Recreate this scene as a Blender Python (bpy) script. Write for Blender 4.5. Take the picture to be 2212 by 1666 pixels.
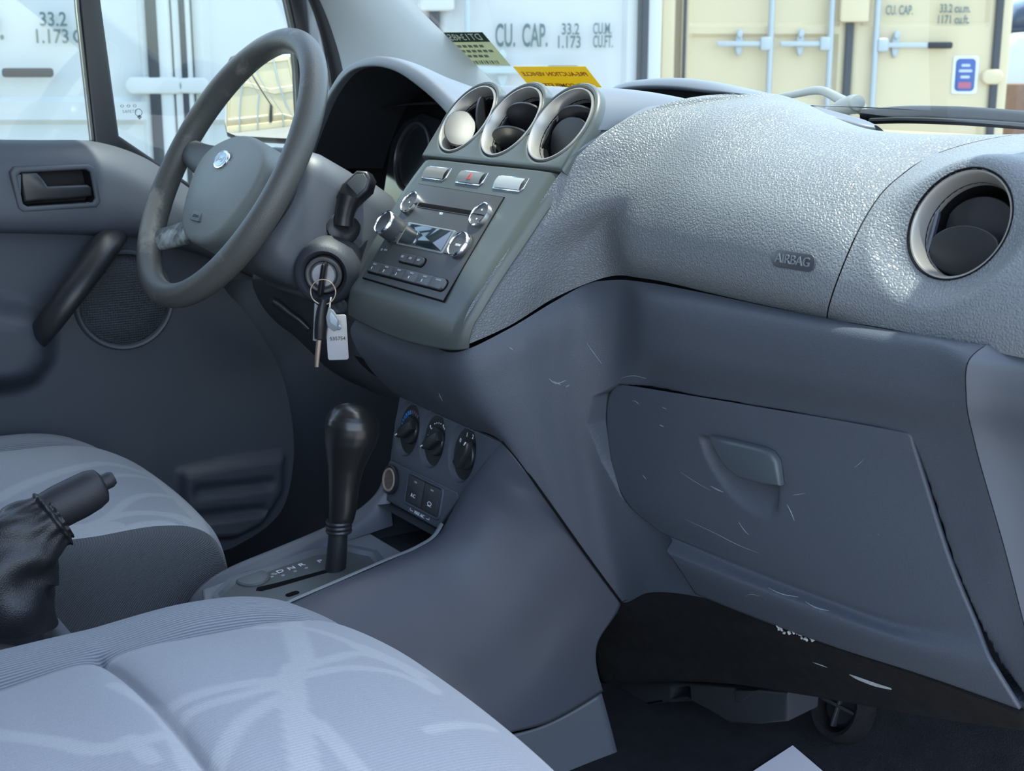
import bpy, bmesh, math, random
import numpy as np
from math import sin, cos, pi, radians, sqrt, atan2
from mathutils import Vector, Matrix
from mathutils.geometry import delaunay_2d_cdt
for o in list(bpy.data.objects): bpy.data.objects.remove(o)
scn = bpy.context.scene
COL = scn.collection
# ------------------------------------------------------------------ camera
# car axes: X to the passenger side, Y forward, Z up, metres
F_PX, PITCH, HEAD = 2900.0, radians(13.2), radians(33.7)
CAM = np.array([1.32, -.78, .79])
HD = np.array([-cos(HEAD), sin(HEAD), 0.0]); RT = np.array([sin(HEAD), cos(HEAD), 0.0]); ZU = np.array([0, 0, 1.0])
FW = HD*cos(PITCH) - ZU*sin(PITCH); UP = HD*sin(PITCH) + ZU*cos(PITCH)
cd = bpy.data.cameras.new('camera'); cam = bpy.data.objects.new('camera', cd); COL.objects.link(cam)
cd.sensor_width = 36; cd.lens = F_PX/2212*36; cd.clip_start = .02; cd.clip_end = 200
cam.matrix_world = Matrix(((RT[0], UP[0], -FW[0], CAM[0]), (RT[1], UP[1], -FW[1], CAM[1]), (RT[2], UP[2], -FW[2], CAM[2]), (0, 0, 0, 1)))
cd.dof.use_dof = True; cd.dof.focus_distance = 1.42; cd.dof.aperture_fstop = 15
scn.camera = cam
# ------------------------------------------------------------------ light
world = bpy.data.worlds.new('sky'); scn.world = world; world.use_nodes = True
wn, wl = world.node_tree.nodes, world.node_tree.links
wn.clear()
wo = wn.new('ShaderNodeOutputWorld'); bg = wn.new('ShaderNodeBackground'); sky = wn.new('ShaderNodeTexSky'); hsv = wn.new('ShaderNodeHueSaturation'); hsv.inputs['Saturation'].default_value = .82
sky.sky_type = 'NISHITA'; sky.sun_elevation = radians(79); sky.sun_rotation = radians(15); sky.sun_disc = False
sky.air_density = 1.0; sky.dust_density = 1.5; sky.ozone_density = 1.0; sky.altitude = 100
bg.inputs['Strength'].default_value = .62
wl.new(sky.outputs[0], hsv.inputs['Color']); wl.new(hsv.outputs[0], bg.inputs[0]); wl.new(bg.outputs[0], wo.inputs[0])
sd = bpy.data.lights.new('sun', 'SUN'); sun = bpy.data.objects.new('sun', sd); COL.objects.link(sun)
sd.energy = 6.5; sd.angle = radians(1.2); sd.color = (1, .95, .87)
SUN_DIR = Vector((.05, .155, .985))          # towards the sun: near the zenith, ahead of the van
sun.location = (0, -3, 8); sun.rotation_euler = SUN_DIR.to_track_quat('Z', 'Y').to_euler()
vs = scn.view_settings
vs.view_transform = 'Standard'; vs.look = 'None'; vs.exposure = 0.4; vs.gamma = 1; vs.use_curve_mapping = False
# ------------------------------------------------------------------ measuring helpers
def ray(x, y): return FW + RT*(x-1106)/F_PX + UP*(833-y)/F_PX
def onX(x, y, X): d = ray(x, y); return CAM + d*(X-CAM[0])/d[0]
def onY(x, y, Y): d = ray(x, y); return CAM + d*(Y-CAM[1])/d[1]
def onZ(x, y, z): d = ray(x, y); return CAM + d*(z-CAM[2])/d[2]
def XX(lst): return [onX(*t) for t in lst]
def YY(lst): return [onY(*t) for t in lst]
A = np.array
def nrm(v): v = np.asarray(v, float); return v/np.linalg.norm(v)
class Frame:
    def __init__(s, o, u, v):
        s.o = A(o, float); s.u = nrm(u); v = A(v, float); v = v - s.u*(s.u@v); s.v = nrm(v); s.n = np.cross(s.u, s.v)
    def p(s, a, b, c=0.): return s.o + s.u*a + s.v*b + s.n*c
    def at(s, x, y, c=0.):
        d = ray(x, y); o = s.o + s.n*c; t = ((o-CAM)@s.n)/(d@s.n); P = CAM + d*t - s.o; return P@s.u, P@s.v
    def sub(s, a, b, c=0., rot=0.):
        u = s.u*cos(rot)+s.v*sin(rot); v = s.v*cos(rot)-s.u*sin(rot); return Frame(s.p(a, b, c), u, v)
    def tilt(s, ang):       # turn about own u axis
        v = s.v*cos(ang)+s.n*sin(ang); return Frame(s.o, s.u, v)
    def yaw(s, ang):        # turn about own v axis
        u = s.u*cos(ang)+s.n*sin(ang); return Frame(s.o, u, s.v)
# ------------------------------------------------------------------ scene helpers
ABS = {}
def tag(o, label=None, cat=None, group=None, kind=None):
    if label: o['label'] = label
    if cat: o['category'] = cat
    if group: o['group'] = group
    if kind: o['kind'] = kind
    return o
def empty(name, loc, label=None, cat=None, group=None, kind=None):
    o = bpy.data.objects.new(name, None); COL.objects.link(o); o.location = loc; o.empty_display_size = .05
    ABS[o.name] = A(loc, float); return tag(o, label, cat, group, kind)
def link(name, me, parent, c):
    o = bpy.data.objects.new(name, me); COL.objects.link(o); ABS[o.name] = A(c, float)
    if parent is not None: o.parent = parent; o.location = Vector(A(c)-ABS[parent.name])
    else: o.location = Vector(c)
    return o
def mk(name, vf, mat, parent=None, sharp=35, solid=0., col=None, base=False):
    v, f = vf
    v = np.asarray(v, float); c = (v.min(0)+v.max(0))/2
    if base: c[2] = v[:, 2].min()
    me = bpy.data.meshes.new(name); me.from_pydata((v-c).tolist(), [], f); me.validate(); me.update()
    if isinstance(mat, (list, tuple)):
        for m in mat: me.materials.append(m)
    else: me.materials.append(mat)
    me.shade_smooth(); me.set_sharp_from_angle(angle=radians(sharp))
    if col is not None:
        at = me.attributes.new('mask', 'FLOAT', 'POINT'); at.data.foreach_set('value', np.asarray(col, np.float32))
    o = link(name, me, parent, c)
    if solid:
        m = o.modifiers.new('thick', 'SOLIDIFY'); m.thickness = solid     # the shell thickens away from the cabin side
        d = sum(((A(p.normal)*p.area) @ (CAM-(A(p.center)+c)) for p in me.polygons)); m.offset = -1 if d > 0 else 1
    return o
def join(*vfs):
    V, Fc = [], []
    for v, f in vfs:
        k = len(V); V.extend([tuple(q) for q in v]); Fc.extend([tuple(i+k for i in t) for t in f])
    return V, Fc
def cr(P, n):
    """chord-length Catmull-Rom through P, n samples evenly spread over the control spans"""
    P = np.asarray(P, float); m = len(P)
    if m == 2: t = np.linspace(0, 1, n)[:, None]; return P[0]*(1-t)+P[1]*t
    d = np.maximum(np.linalg.norm(np.diff(P, axis=0), axis=1), 1e-9)**.75
    k = np.concatenate([[0], np.cumsum(d)]); T = np.zeros_like(P)
    s = np.diff(P, axis=0)/d[:, None]
    T[1:-1] = (s[:-1]*d[1:, None]+s[1:]*d[:-1, None])/(d[:-1]+d[1:])[:, None]
    T[0] = 1.5*s[0]-.5*T[1]; T[-1] = 1.5*s[-1]-.5*T[-2]
    w = np.linspace(0, m-1, n); i = np.minimum(w.astype(int), m-2); t = (w-i)[:, None]; h = d[i][:, None]
    return ((2*t**3-3*t*t+1)*P[i]+(t**3-2*t*t+t)*h*T[i]+(-2*t**3+3*t*t)*P[i+1]+(t**3-t*t)*h*T[i+1])
def grid(rows, nu, nv):
    R = A([cr(r, nu) for r in rows]); return A([cr(R[:, j], nv) for j in range(nu)]).transpose(1, 0, 2)
def gmesh(G, closed=False, flip=False):
    n, m = G.shape[:2]; f = []
    for i in range(n-1):
        for j in range(m if closed else m-1):
            a, b = i*m+j, i*m+(j+1) % m; q = (a, b, b+m, a+m); f.append(q[::-1] if flip else q)
    return G.reshape(-1, 3), f
def capped(G, flip=False):
    v, f = gmesh(G, True, flip); n, m = G.shape[:2]
    a = tuple(range(m)); b = tuple(range((n-1)*m, n*m)); f = list(f)
    f += [a if flip else a[::-1], b[::-1] if flip else b]; return v, f
def tube(path, r, n=16, cap=True, flat=1., side=None, smooth=0):
    P = np.asarray(path, float)
    if smooth: P = cr(P, smooth)
    m = len(P); r = np.interp(np.linspace(0, 1, m), np.linspace(0, 1, len(r)), r) if hasattr(r, '__len__') else np.full(m, r)
    T = np.gradient(P, axis=0); T /= np.linalg.norm(T, axis=1)[:, None]
    s = A(side if side is not None else ((0, 0, 1) if abs(T[0][2]) < .9 else (1, 0, 0)), float)
    G = []; a = np.linspace(0, 2*pi, n, endpoint=False)
    for i in range(m):
        s = nrm(s-T[i]*(s@T[i])); b = np.cross(T[i], s)
        G.append(P[i]+r[i]*(np.outer(np.cos(a), s)+np.outer(np.sin(a), b)*flat))
    return capped(A(G)) if cap else gmesh(A(G), True)
def lathe(prof, fr, n=32, close=False, sx=1., sy=1.):
    a = np.linspace(0, 2*pi, n, endpoint=False); G = []
    for r, h in prof: G.append([fr.p(r*cos(t)*sx, r*sin(t)*sy, h) for t in a])
    G = A(G)
    if close: G = np.concatenate([G, G[:1]])
    v, f = gmesh(G, True)
    f = list(f)
    if not close:
        m = n; k = len(prof)
        f += [tuple(range(m))[::-1], tuple(range((k-1)*m, k*m))]
    return v, f
def rrect(w, h, r, k=5, cx=0., cy=0.):
    r = min(r, w/2-1e-5, h/2-1e-5); o = []
    for sx, sy, a0 in ((1, 1, 0), (-1, 1, pi/2), (-1, -1, pi), (1, -1, 1.5*pi)):
        for i in range(k+1):
            t = a0+i/k*pi/2; o.append((cx+sx*(w/2-r)+r*cos(t), cy+sy*(h/2-r)+r*sin(t)))
    return o
def ell(a, b, n=32, cx=0, cy=0): return [(cx+a*cos(t), cy+b*sin(t)) for t in np.linspace(0, 2*pi, n, endpoint=False)]
def offs(P, d):
    P = A(P); a = P-np.roll(P, 1, 0); b = np.roll(P, -1, 0)-P
    def N(q): q = q/np.maximum(np.linalg.norm(q, axis=1), 1e-9)[:, None]; return np.stack([q[:, 1], -q[:, 0]], 1)
    n1, n2 = N(a), N(b); n = n1+n2; L = np.maximum((n*n1).sum(1), .35)[:, None]
    return P + n/L*d
def inpoly(x, y, P):
    c = False; n = len(P)
    for i in range(n):
        (x0, y0), (x1, y1) = P[i-1], P[i]
        if (y0 > y) != (y1 > y) and x < (x1-x0)*(y-y0)/(y1-y0)+x0: c = not c
    return c
def ccw(P):
    P = list(map(tuple, P)); s = sum(P[i-1][0]*P[i][1]-P[i][0]*P[i-1][1] for i in range(len(P))); return P if s > 0 else P[::-1]
def plate(out, fr, h0, h1, bev=.001, holes=(), back=True, dome=0.):
    """extruded outline with rounded front edge, optional holes"""
    out = ccw(out); V, Fc = [], []
    def ring(P, h): k = len(V); V.extend([fr.p(x, y, h) for x, y in P]); return list(range(k, k+len(P)))
    def wall(a, b):
        n = len(a)
        for i in range(n): j = (i+1) % n; Fc.append((a[i], a[j], b[j], b[i]))
    def stack(P, s):
        rs = [ring(P, h0), ring(P, h1-bev)]
        if bev:
            for t in (30, 60, 90):
                rs.append(ring(offs(P, -s*bev*(1-cos(radians(t)))), h1-bev+bev*sin(radians(t))))
        for a, b in zip(rs, rs[1:]): wall(a, b) if s > 0 else wall(a, b)
        return rs[0], rs[-1]
    b0, t0 = stack(out, 1); bs, ts = [b0], [t0]
    for hI in holes:
        hI = ccw(hI)[::-1]; b, t = stack(hI, 1); bs.append(b); ts.append(t)
    if not holes:
        if dome:
            c = len(V); P = A([V[i] for i in t0]).mean(0); V.append(P+fr.n*dome); n = len(t0)
            k = len(V); V.extend([(A(V[i])+P)/2+fr.n*dome*.75 for i in t0]); mid = list(range(k, k+n)); wall(t0, mid)
            for i in range(n): Fc.append((mid[i], mid[(i+1) % n], c))
        else: Fc.append(tuple(t0))
        if back: Fc.append(tuple(b0[::-1]))
    else:
        for rs, fl in ((ts, False), (bs, True)):
            flat = [k for r in rs for k in r]; P2 = [((A(V[k])-fr.o)@fr.u, (A(V[k])-fr.o)@fr.v) for k in flat]; ed = []; n0 = 0; loops = []
            for r in rs:
                n = len(r); ed += [(n0+k, n0+(k+1) % n) for k in range(n)]; loops.append(P2[n0:n0+n]); n0 += n
            vo, _, fo, ov, _, _ = delaunay_2d_cdt([Vector(p) for p in P2], ed, [], 0, 1e-9)
            extra = {}
            for t in fo:
                c = [sum(vo[k][d] for k in t)/len(t) for d in (0, 1)]
                if not inpoly(*c, loops[0]) or any(inpoly(*c, h) for h in loops[1:]): continue
                for k in t:
                    if not ov[k] and k not in extra: extra[k] = len(V); V.append(fr.p(vo[k][0], vo[k][1], (A(V[flat[0]])-fr.o)@fr.n))
                q = [flat[ov[k][0]] if ov[k] else extra[k] for k in t]; a, b, cc = [A(V[k]) for k in q[:3]]
                up = np.cross(b-a, cc-a)@fr.n > 0
                Fc.append(tuple(q) if up != fl else tuple(q[::-1]))
    return V, Fc
def box(fr, w, h, d, bev=.001): return plate(rrect(w, h, max(bev*1.5, .0004), 3), fr, 0, d, bev)
def text(name, s, size, fr, mat, parent, depth=.0002, sx=1., align='CENTER', lift=.0003, bold=0.):
    cu = bpy.data.curves.new('txt', 'FONT'); cu.body = s; cu.size = size; cu.align_x = align; cu.align_y = 'CENTER'; cu.extrude = depth; cu.resolution_u = 3; cu.offset = bold*size
    ob = bpy.data.objects.new('txt', cu); COL.objects.link(ob)
    dg = bpy.context.evaluated_depsgraph_get(); me = bpy.data.meshes.new_from_object(ob.evaluated_get(dg))
    v = [fr.p(q.co.x*sx, q.co.y, q.co.z+lift) for q in me.vertices]; f = [tuple(p.vertices) for p in me.polygons]
    bpy.data.objects.remove(ob); bpy.data.curves.remove(cu); bpy.data.meshes.remove(me)
    return mk(name, (v, f), mat, parent, sharp=30)
def carve(G, fr, poly, depth, soft):
    """push grid points inside poly (fr coordinates) along -n with a soft border"""
    P = A(poly); H = G.reshape(-1, 3); q = H-fr.o; x = q@fr.u; y = q@fr.v
    n = len(P); D = np.full(len(H), 1e9); ins = np.zeros(len(H), bool)
    for i in range(n):
        a, b = P[i], P[(i+1) % n]; e = b-a; t = np.clip(((x-a[0])*e[0]+(y-a[1])*e[1])/max(e@e, 1e-12), 0, 1)
        D = np.minimum(D, np.hypot(x-a[0]-t*e[0], y-a[1]-t*e[1]))
        c = ((a[1] > y) != (b[1] > y)) & (x < (b[0]-a[0])*(y-a[1])/((b[1]-a[1]) if b[1] != a[1] else 1e-12)+a[0]); ins ^= c
    s = np.where(ins, D, -D); w = np.clip(s/soft+.0, 0, 1); w = w*w*(3-2*w)
    dep = depth(x, y) if callable(depth) else depth
    return (H-np.outer(w*dep, fr.n)).reshape(G.shape)
# ------------------------------------------------------------------ materials
MATS = {}
def mat(name, base, rough=.5, metal=0., spec=.5, grain=None, vary=None, coat=0., trans=0., emit=None, sheen=0., speck=None):
    if name in MATS: return MATS[name]
    m = bpy.data.materials.new(name); m.use_nodes = True; nt = m.node_tree; N, L = nt.nodes, nt.links
    b = N['Principled BSDF']; b.inputs['Base Color'].default_value = (*base, 1); b.inputs['Roughness'].default_value = rough
    b.inputs['Metallic'].default_value = metal; b.inputs['Specular IOR Level'].default_value = spec
    if coat: b.inputs['Coat Weight'].default_value = coat; b.inputs['Coat Roughness'].default_value = .08
    if trans: b.inputs['Transmission Weight'].default_value = trans
    if sheen: b.inputs['Sheen Weight'].default_value = sheen
    if emit: b.inputs['Emission Color'].default_value = (*emit[:3], 1); b.inputs['Emission Strength'].default_value = emit[3]
    tc = N.new('ShaderNodeTexCoord')
    if vary:      # (scale, amount): slow tonal wear
        sc, am = vary; n = N.new('ShaderNodeTexNoise'); n.inputs['Scale'].default_value = sc; n.inputs['Detail'].default_value = 5
        L.new(tc.outputs['Object'], n.inputs['Vector']); mx = N.new('ShaderNodeMix'); mx.data_type = 'RGBA'
        mx.inputs[6].default_value = (*[c*(1-am) for c in base], 1); mx.inputs[7].default_value = (*[min(1, c*(1+am)) for c in base], 1)
        L.new(n.outputs['Fac'], mx.inputs[0]); L.new(mx.outputs[2], b.inputs['Base Color'])
    if speck:     # (cells per metre, radius in cells): scattered pale nicks and dust
        vo = N.new('ShaderNodeTexVoronoi'); vo.inputs['Scale'].default_value = speck[0]; L.new(tc.outputs['Object'], vo.inputs['Vector'])
        ds = N.new('ShaderNodeTexNoise'); ds.inputs['Scale'].default_value = 14; L.new(tc.outputs['Object'], ds.inputs['Vector'])
        sp = N.new('ShaderNodeSeparateColor'); L.new(vo.outputs['Color'], sp.inputs[0])
        g1 = N.new('ShaderNodeMath'); g1.operation = 'MULTIPLY'; L.new(sp.outputs[0], g1.inputs[0]); L.new(ds.outputs['Fac'], g1.inputs[1])
        g2 = N.new('ShaderNodeMapRange'); g2.inputs['From Min'].default_value = .36; g2.inputs['From Max'].default_value = .6; g2.inputs['To Max'].default_value = speck[1]; L.new(g1.outputs[0], g2.inputs['Value'])
        lt = N.new('ShaderNodeMath'); lt.operation = 'LESS_THAN'; L.new(vo.outputs['Distance'], lt.inputs[0]); L.new(g2.outputs[0], lt.inputs[1])
        sm = N.new('ShaderNodeMix'); sm.data_type = 'RGBA'; sm.inputs[7].default_value = (.30, .33, .36, 1); L.new(lt.outputs[0], sm.inputs[0])
        L.new(b.inputs['Base Color'].links[0].from_socket, sm.inputs[6]); L.new(sm.outputs[2], b.inputs['Base Color'])
    if grain:     # (kind, scale, strength, distance)
        kd, sc, st, di = grain; bp = N.new('ShaderNodeBump'); bp.inputs['Strength'].default_value = st; bp.inputs['Distance'].default_value = di
        if kd == 'leather':
            n = N.new('ShaderNodeTexVoronoi'); n.feature = 'DISTANCE_TO_EDGE'; n.inputs['Scale'].default_value = sc
            d = N.new('ShaderNodeTexNoise'); d.inputs['Scale'].default_value = sc*.6; d.inputs['Detail'].default_value = 1
            av = N.new('ShaderNodeMixRGB'); av.blend_type = 'LINEAR_LIGHT'; av.inputs[0].default_value = .35/sc
            L.new(tc.outputs['Object'], d.inputs['Vector']); L.new(tc.outputs['Object'], av.inputs[1]); L.new(d.outputs['Color'], av.inputs[2]); L.new(av.outputs[0], n.inputs['Vector'])
            r = N.new('ShaderNodeMapRange'); r.inputs['From Max'].default_value = .28; L.new(n.outputs['Distance'], r.inputs['Value']); L.new(r.outputs[0], bp.inputs['Height'])
        else:
            n = N.new('ShaderNodeTexNoise'); n.inputs['Scale'].default_value = sc; n.inputs['Detail'].default_value = 3
            L.new(tc.outputs['Object'], n.inputs['Vector']); L.new(n.outputs['Fac'], bp.inputs['Height'])
        L.new(bp.outputs[0], b.inputs['Normal'])
    MATS[name] = m; return m
def glassmat(name, tint, refl=1.0, rough=0.):
    m = bpy.data.materials.new(name); m.use_nodes = True; N, L = m.node_tree.nodes, m.node_tree.links; N.clear()
    o = N.new('ShaderNodeOutputMaterial'); t = N.new('ShaderNodeBsdfTransparent'); g = N.new('ShaderNodeBsdfGlossy'); x = N.new('ShaderNodeMixShader'); f = N.new('ShaderNodeFresnel')
    t.inputs[0].default_value = (*tint, 1); g.inputs['Roughness'].default_value = rough; f.inputs['IOR'].default_value = 1.45
    g.inputs[0].default_value = (refl, refl, refl, 1)
    L.new(f.outputs[0], x.inputs[0]); L.new(t.outputs[0], x.inputs[1]); L.new(g.outputs[0], x.inputs[2]); L.new(x.outputs[0], o.inputs[0]); return m
m_pad = mat('grained dash plastic', (.138, .154, .163), .44, spec=.42, grain=('leather', 310, .5, .0012), vary=(9, .06))
m_low = mat('lower dash plastic', (.064, .076, .094), .5, spec=.42, grain=('leather', 560, .3, .0006), vary=(7, .08), speck=(70, .05))
m_side = mat('console plastic', (.054, .062, .08), .48, spec=.42, grain=('noise', 700, .25, .0006), vary=(6, .07), speck=(55, .05))
m_fas = mat('satin fascia plastic', (.068, .081, .076), .40, spec=.5, grain=('noise', 1500, .12, .0003), vary=(30, .04))
m_smooth = mat('smooth grey plastic', (.10, .115, .135), .42, spec=.45, grain=('noise', 1200, .08, .0003))
m_silver = mat('silver painted plastic', (.40, .39, .36), .33, metal=.6)
m_bez = mat('silver grey bezel', (.27, .30, .32), .36, metal=.35)
m_black = mat('black plastic', (.018, .019, .022), .36)
m_vane = mat('black vane plastic', (.014, .015, .018), .45)
m_dark = mat('matt black plastic', (.012, .013, .016), .7)
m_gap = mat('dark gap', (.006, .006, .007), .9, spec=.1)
m_chrome = mat('chrome', (.80, .82, .84), .12, metal=1.)
m_white = mat('white print', (.75, .77, .78), .6)
m_red = mat('red print', (.55, .04, .03), .5)

from mathutils.bvhtree import BVHTree
def hit(vf, x, y):
    """first point of a built surface under a measured sight line, with its normal turned to the viewer"""
    t = BVHTree.FromPolygons([tuple(map(float, q)) for q in vf[0]], [tuple(q) for q in vf[1]])
    d = Vector(nrm(ray(x, y))); p, n, i, k = t.ray_cast(Vector(CAM), d); n = n if n.dot(d) < 0 else -n
    return A(p), A(n)
def hitframe(vf, x, y, u=(1, 0, 0), lift=0.):
    p, n = hit(vf, x, y); u = A(u, float); u = nrm(u-n*(u@n)); return Frame(p+n*lift, u, np.cross(n, u))
# ================================================================== DASHBOARD
dash = empty('dashboard', (.1, .2, .2), 'grey grained plastic dashboard spanning the van under the windscreen', 'dashboard')
FP = Frame((0, -.0095, .603), (1, 0, 0), (0, .583, .812))          # plane of the centre fascia and radio
# --- grained pad: columns run from the lower edge up and over to the windscreen
def ptop(X, z0, Y0, pts): return None
padc = []
def face(X, b, h):   # passenger side cross-section: (lower edge Y, z) and crown height
    k = (h-.767)
    return [A((X, b[0], b[1])), A((X, b[0]-.014, .600)), A((X, b[0]-.016, .632)), A((X, b[0]-.005, .668+k*.2)), A((X, b[0]+.02, .703+k*.5)), A((X, b[0]+.047, .729+k*.8)), A((X, b[0]+.085, .750+k)), A((X, b[0]+.125, .760+k)), A((X, .265, .757+k)), A((X, .38, .716+k*.4))]
e_ = XX([(996, 750, .133), (1004, 688, .138), (1056, 600, .145), (1140, 480, .152), (1213, 371, .166), (1260, 325, .175), (1333, 270, .186), (1395, 240, .196), (1480, 213, .212), (1585, 202, .228)])
c4 = face(.25, (.0965, .581), .769); c4[8] = A((.257, .245, .767)); c4[9] = A((.262, .36, .735))
padc.append(e_)
lowr = [XX([(1100, 704, .143), (1112, 650, .148), (1162, 548, .156)]), XX([(1205, 640, .151), (1212, 600, .156), (1250, 525, .170)]), [A((.185, .100, .574)), A((.188, .093, .597)), A((.196, .087, .632))]]
dl = (.016, .011, .006, .003, .001, 0, 0)
for lw, t_ in zip(lowr, (.30, .58, .80)):
    up_ = [(1-t_)*e_[r]+t_*c4[r]-A((.6, -.75, 0))*dl[r-3]*4*t_*(1-t_) for r in range(3, 10)]
    padc.append(lw+up_)
padc.append(c4)
for X, Y, z, h in ((.30, .094, .582, .764), (.35, .092, .581, .750), (.41, .0905, .580, .742)): padc.append(face(X, (Y, z), h))
airbag_cols = list(padc)
seam = YY([(1786, 690, .088), (1791, 660, .076), (1803, 622, .074), (1833, 545, .084), (1866, 476, .105), (1905, 417, .13), (1950, 376, .16), (2005, 340, .20)]) + [A([.525, .30, .7315]), A([.54, .50, .722])]
seam2 = [p.copy() for p in seam]
airbag_cols.insert(len(airbag_cols), [(.45*a+.55*b) for a, b in zip(face(.47, (.0885, .580), .742), seam)])
airbag_cols.append([p-A([.0008, 0, 0]) for p in seam])
G = grid(airbag_cols, 90, 130)                     # G[i]: across, j: up
airbag_vf = gmesh(G, flip=True)
mk('airbag_cover', airbag_vf, m_pad, dash, sharp=60)
vc = A([.622, .12, .669])
VF = Frame(vc, (1, 0, 0), (0, .4, .917))
def rface(X, b): return [A((X, b, .584)), A((X, b-.001, .600)), A((X, b+.007, .630)), A((X, b+.024, .660)), A((X, b+.045, .688)), A((X, b+.07, .709)), A((X, b+.11, .721)), A((X, b+.16, .7255)), A((X, .32, .7245)), A((X, .50, .716))]
rc = [[p+A([.0008, 0, 0]) for p in seam2]]
for X, b in ((.60, .078), (.67, .072), (.74, .070), (.80, .075)): rc.append(rface(X, b))
G = grid(rc, 150, 170)
def lobe(G, fr, r1, r0, hgt, hole):
    H = G.reshape(-1, 3); q = H-fr.o; d = np.hypot(q@fr.u, q@fr.v); hh = q@fr.n
    t = np.clip((r0-d)/(r0-r1), 0, 1); t = t*t*(3-2*t)
    H = H + np.outer(t*(hgt-hh), fr.n)
    return H.reshape(G.shape), d
G, dd = lobe(G, VF, .050, .080, .004, .046)
v, f = gmesh(G, flip=True); f = [t for t in f if min(dd[i] for i in t) > .0462]
side_vf = (v, f)
mk('side_pad', (v, f), m_pad, dash, sharp=60)
# --- round air vents
def vent(fr, r, vanes, core=0., flange=False):
    t = empty('air_vent', fr.o); t.parent = dash; t.location = Vector(fr.o-ABS['dashboard'])
    mk('ring', lathe([(r*1.035, -.012), (r*1.035, .001), (r*1.015, .0035), (r*.985, .0035), (r*.955, .001), (r*.90, -.009), (r*.885, -.012), (r*.885, -.016)], fr, 56, close=True), m_silver, t, sharp=50)
    if flange: mk('shadow_gap', lathe([(r*1.03, -.006), (r*1.03, .0042), (r*1.04, .0052), (r*1.058, .0048), (r*1.062, -.006)], fr, 56, close=True), m_gap, t)
    bl = lathe([(r*.89, -.010), (r*.89, -.050), (.001, -.050)], fr, 40)
    mk('barrel', (bl[0], bl[1][:-2]), m_gap, t)
    cf = fr.sub(0, 0, 0, core)
    for (yc, hx, hy, ang, dep) in vanes:
        vf = cf.sub(0, yc, dep).tilt(ang)
        o_ = [(hx*cos(q)*(1 if abs(cos(q)) < .93 else .96), hy*sin(q)) for q in np.linspace(0, 2*pi, 40, endpoint=False)]
        mk('vane', plate(o_, vf, -.0014, .0014, .0009), m_vane, t, sharp=40)
    for s in (-1, 1):
        mk('pivot_bar', box(cf.sub(s*r*.80, 0, -.016).yaw(-s*1.2), r*.16, r*1.15, .0025, .0006), m_smooth if flange else m_vane, t)
    return t
R1 = .0455
vent(FP.sub(-.0695, .160), R1, [(.017, .031, .014, 1.25, -.006), (-.018, .031, .019, -.80, -.004)], -.95)
vent(FP.sub(.0255, .160), R1, [(.016, .034, .020, 1.20, -.014), (-.016, .034, .019, 1.35, -.010)], .12)
vent(FP.sub(.1215, .1595), R1, [(.019, .033, .017, 1.15, -.016), (-.008, .035, .027, .50, -.020)], .1)
vent(VF, R1, [(.006, .034, .026, .22, -.024), (-.018, .0345, .021, .45, -.012)], .10, True)
# --- centre fascia below the seam, and the vent panel above it
def frow(v, uL, uR, n, dz=0., back=0.):
    """a lateral row of the fascia: rolled edges left and right"""
    us = [uL, uL+.004, uL+.014, uL+.03, (uL+uR)/2, uR-.03, uR-.014, uR-.004, uR]
    de = [-.014, -.005, -.001, 0, .0, 0, -.001, -.005, -.013]
    return [FP.p(u, v, d+n) for u, d in zip(us, de)]
rows = [frow(.1015, -.1245, .1695, 0), frow(.09, -.128, .1675, 0), frow(.065, -.1335, .163, 0), frow(.02, -.136, .157, 0), frow(-.03, -.1335, .150, 0), frow(-.066, -.1245, .146, -.0015)]
def lrow(X0, X1, Yc, z0, zc, z1):
    xs = [X0, X0+.004, X0+.014, X0+.03, (X0+X1)/2, X1-.03, X1-.014, X1-.004, X1]; e = [.016, .006, .001, 0, 0, 0, .001, .006, .014]
    return [A((x, Yc+d, z0*(1-t)*(1-2*t)+zc*4*t*(1-t)+z1*t*(2*t-1))) for x, d, t in zip(xs, e, (A(xs)-X0)/(X1-X0))]
rows += [lrow(-.126, .1440, -.0565, .535, .536, .531), lrow(-.128, .1405, -.0600, .518, .514, .516), lrow(-.130, .136, -.0590, .505, .494, .503)]
mk('centre_fascia', gmesh(grid(rows, 60, 60)), m_fas, dash, sharp=60, solid=.003)
# vent panel with three round lobes, drawn out forward into the dash top
ctr = [(-.0695, .160), (.0255, .160), (.1215, .1595)]
RL = .0552
out = [(-.1245, .1035), (-.126, .13)]
def arc(c, a0, a1, n=14): return [(c[0]+RL*cos(radians(t)), c[1]+RL*sin(radians(t))) for t in np.linspace(a0, a1, n)]
out = [(-.1245, .1035)] + arc(ctr[0], 172, 42) + arc(ctr[1], 138, 42) + arc(ctr[2], 138, 2) + [(.1735, .135), (.1705, .1035)]
holes = [ell(R1*1.03, R1*1.03, 48, *c) for c in ctr]
mk('vent_panel', plate(out, FP, -.012, .003, .005, holes), m_fas, dash, sharp=50)
# lobes run on forward as three rounded humps
PO = [p for p in out[1:-2]]
P3 = A([FP.p(x, y, -.008) for x, y in PO])
rows = [P3]
for d, dz, sc in ((.03, -.002, 1.0), (.08, -.008, .97), (.16, -.02, .8), (.26, -.035, .5)):
    q = P3.copy(); q[:, 1] += d; zc = .742
    q[:, 2] = np.where(q[:, 2] > zc, zc+(q[:, 2]-zc)*(sc), q[:, 2]) + dz*.6
    rows.append(q)
Gp = A([cr(A(rows)[:, j], 24) for j in range(len(PO))])
mk('vent_humps', gmesh(Gp), m_smooth, dash, sharp=70)
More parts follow.
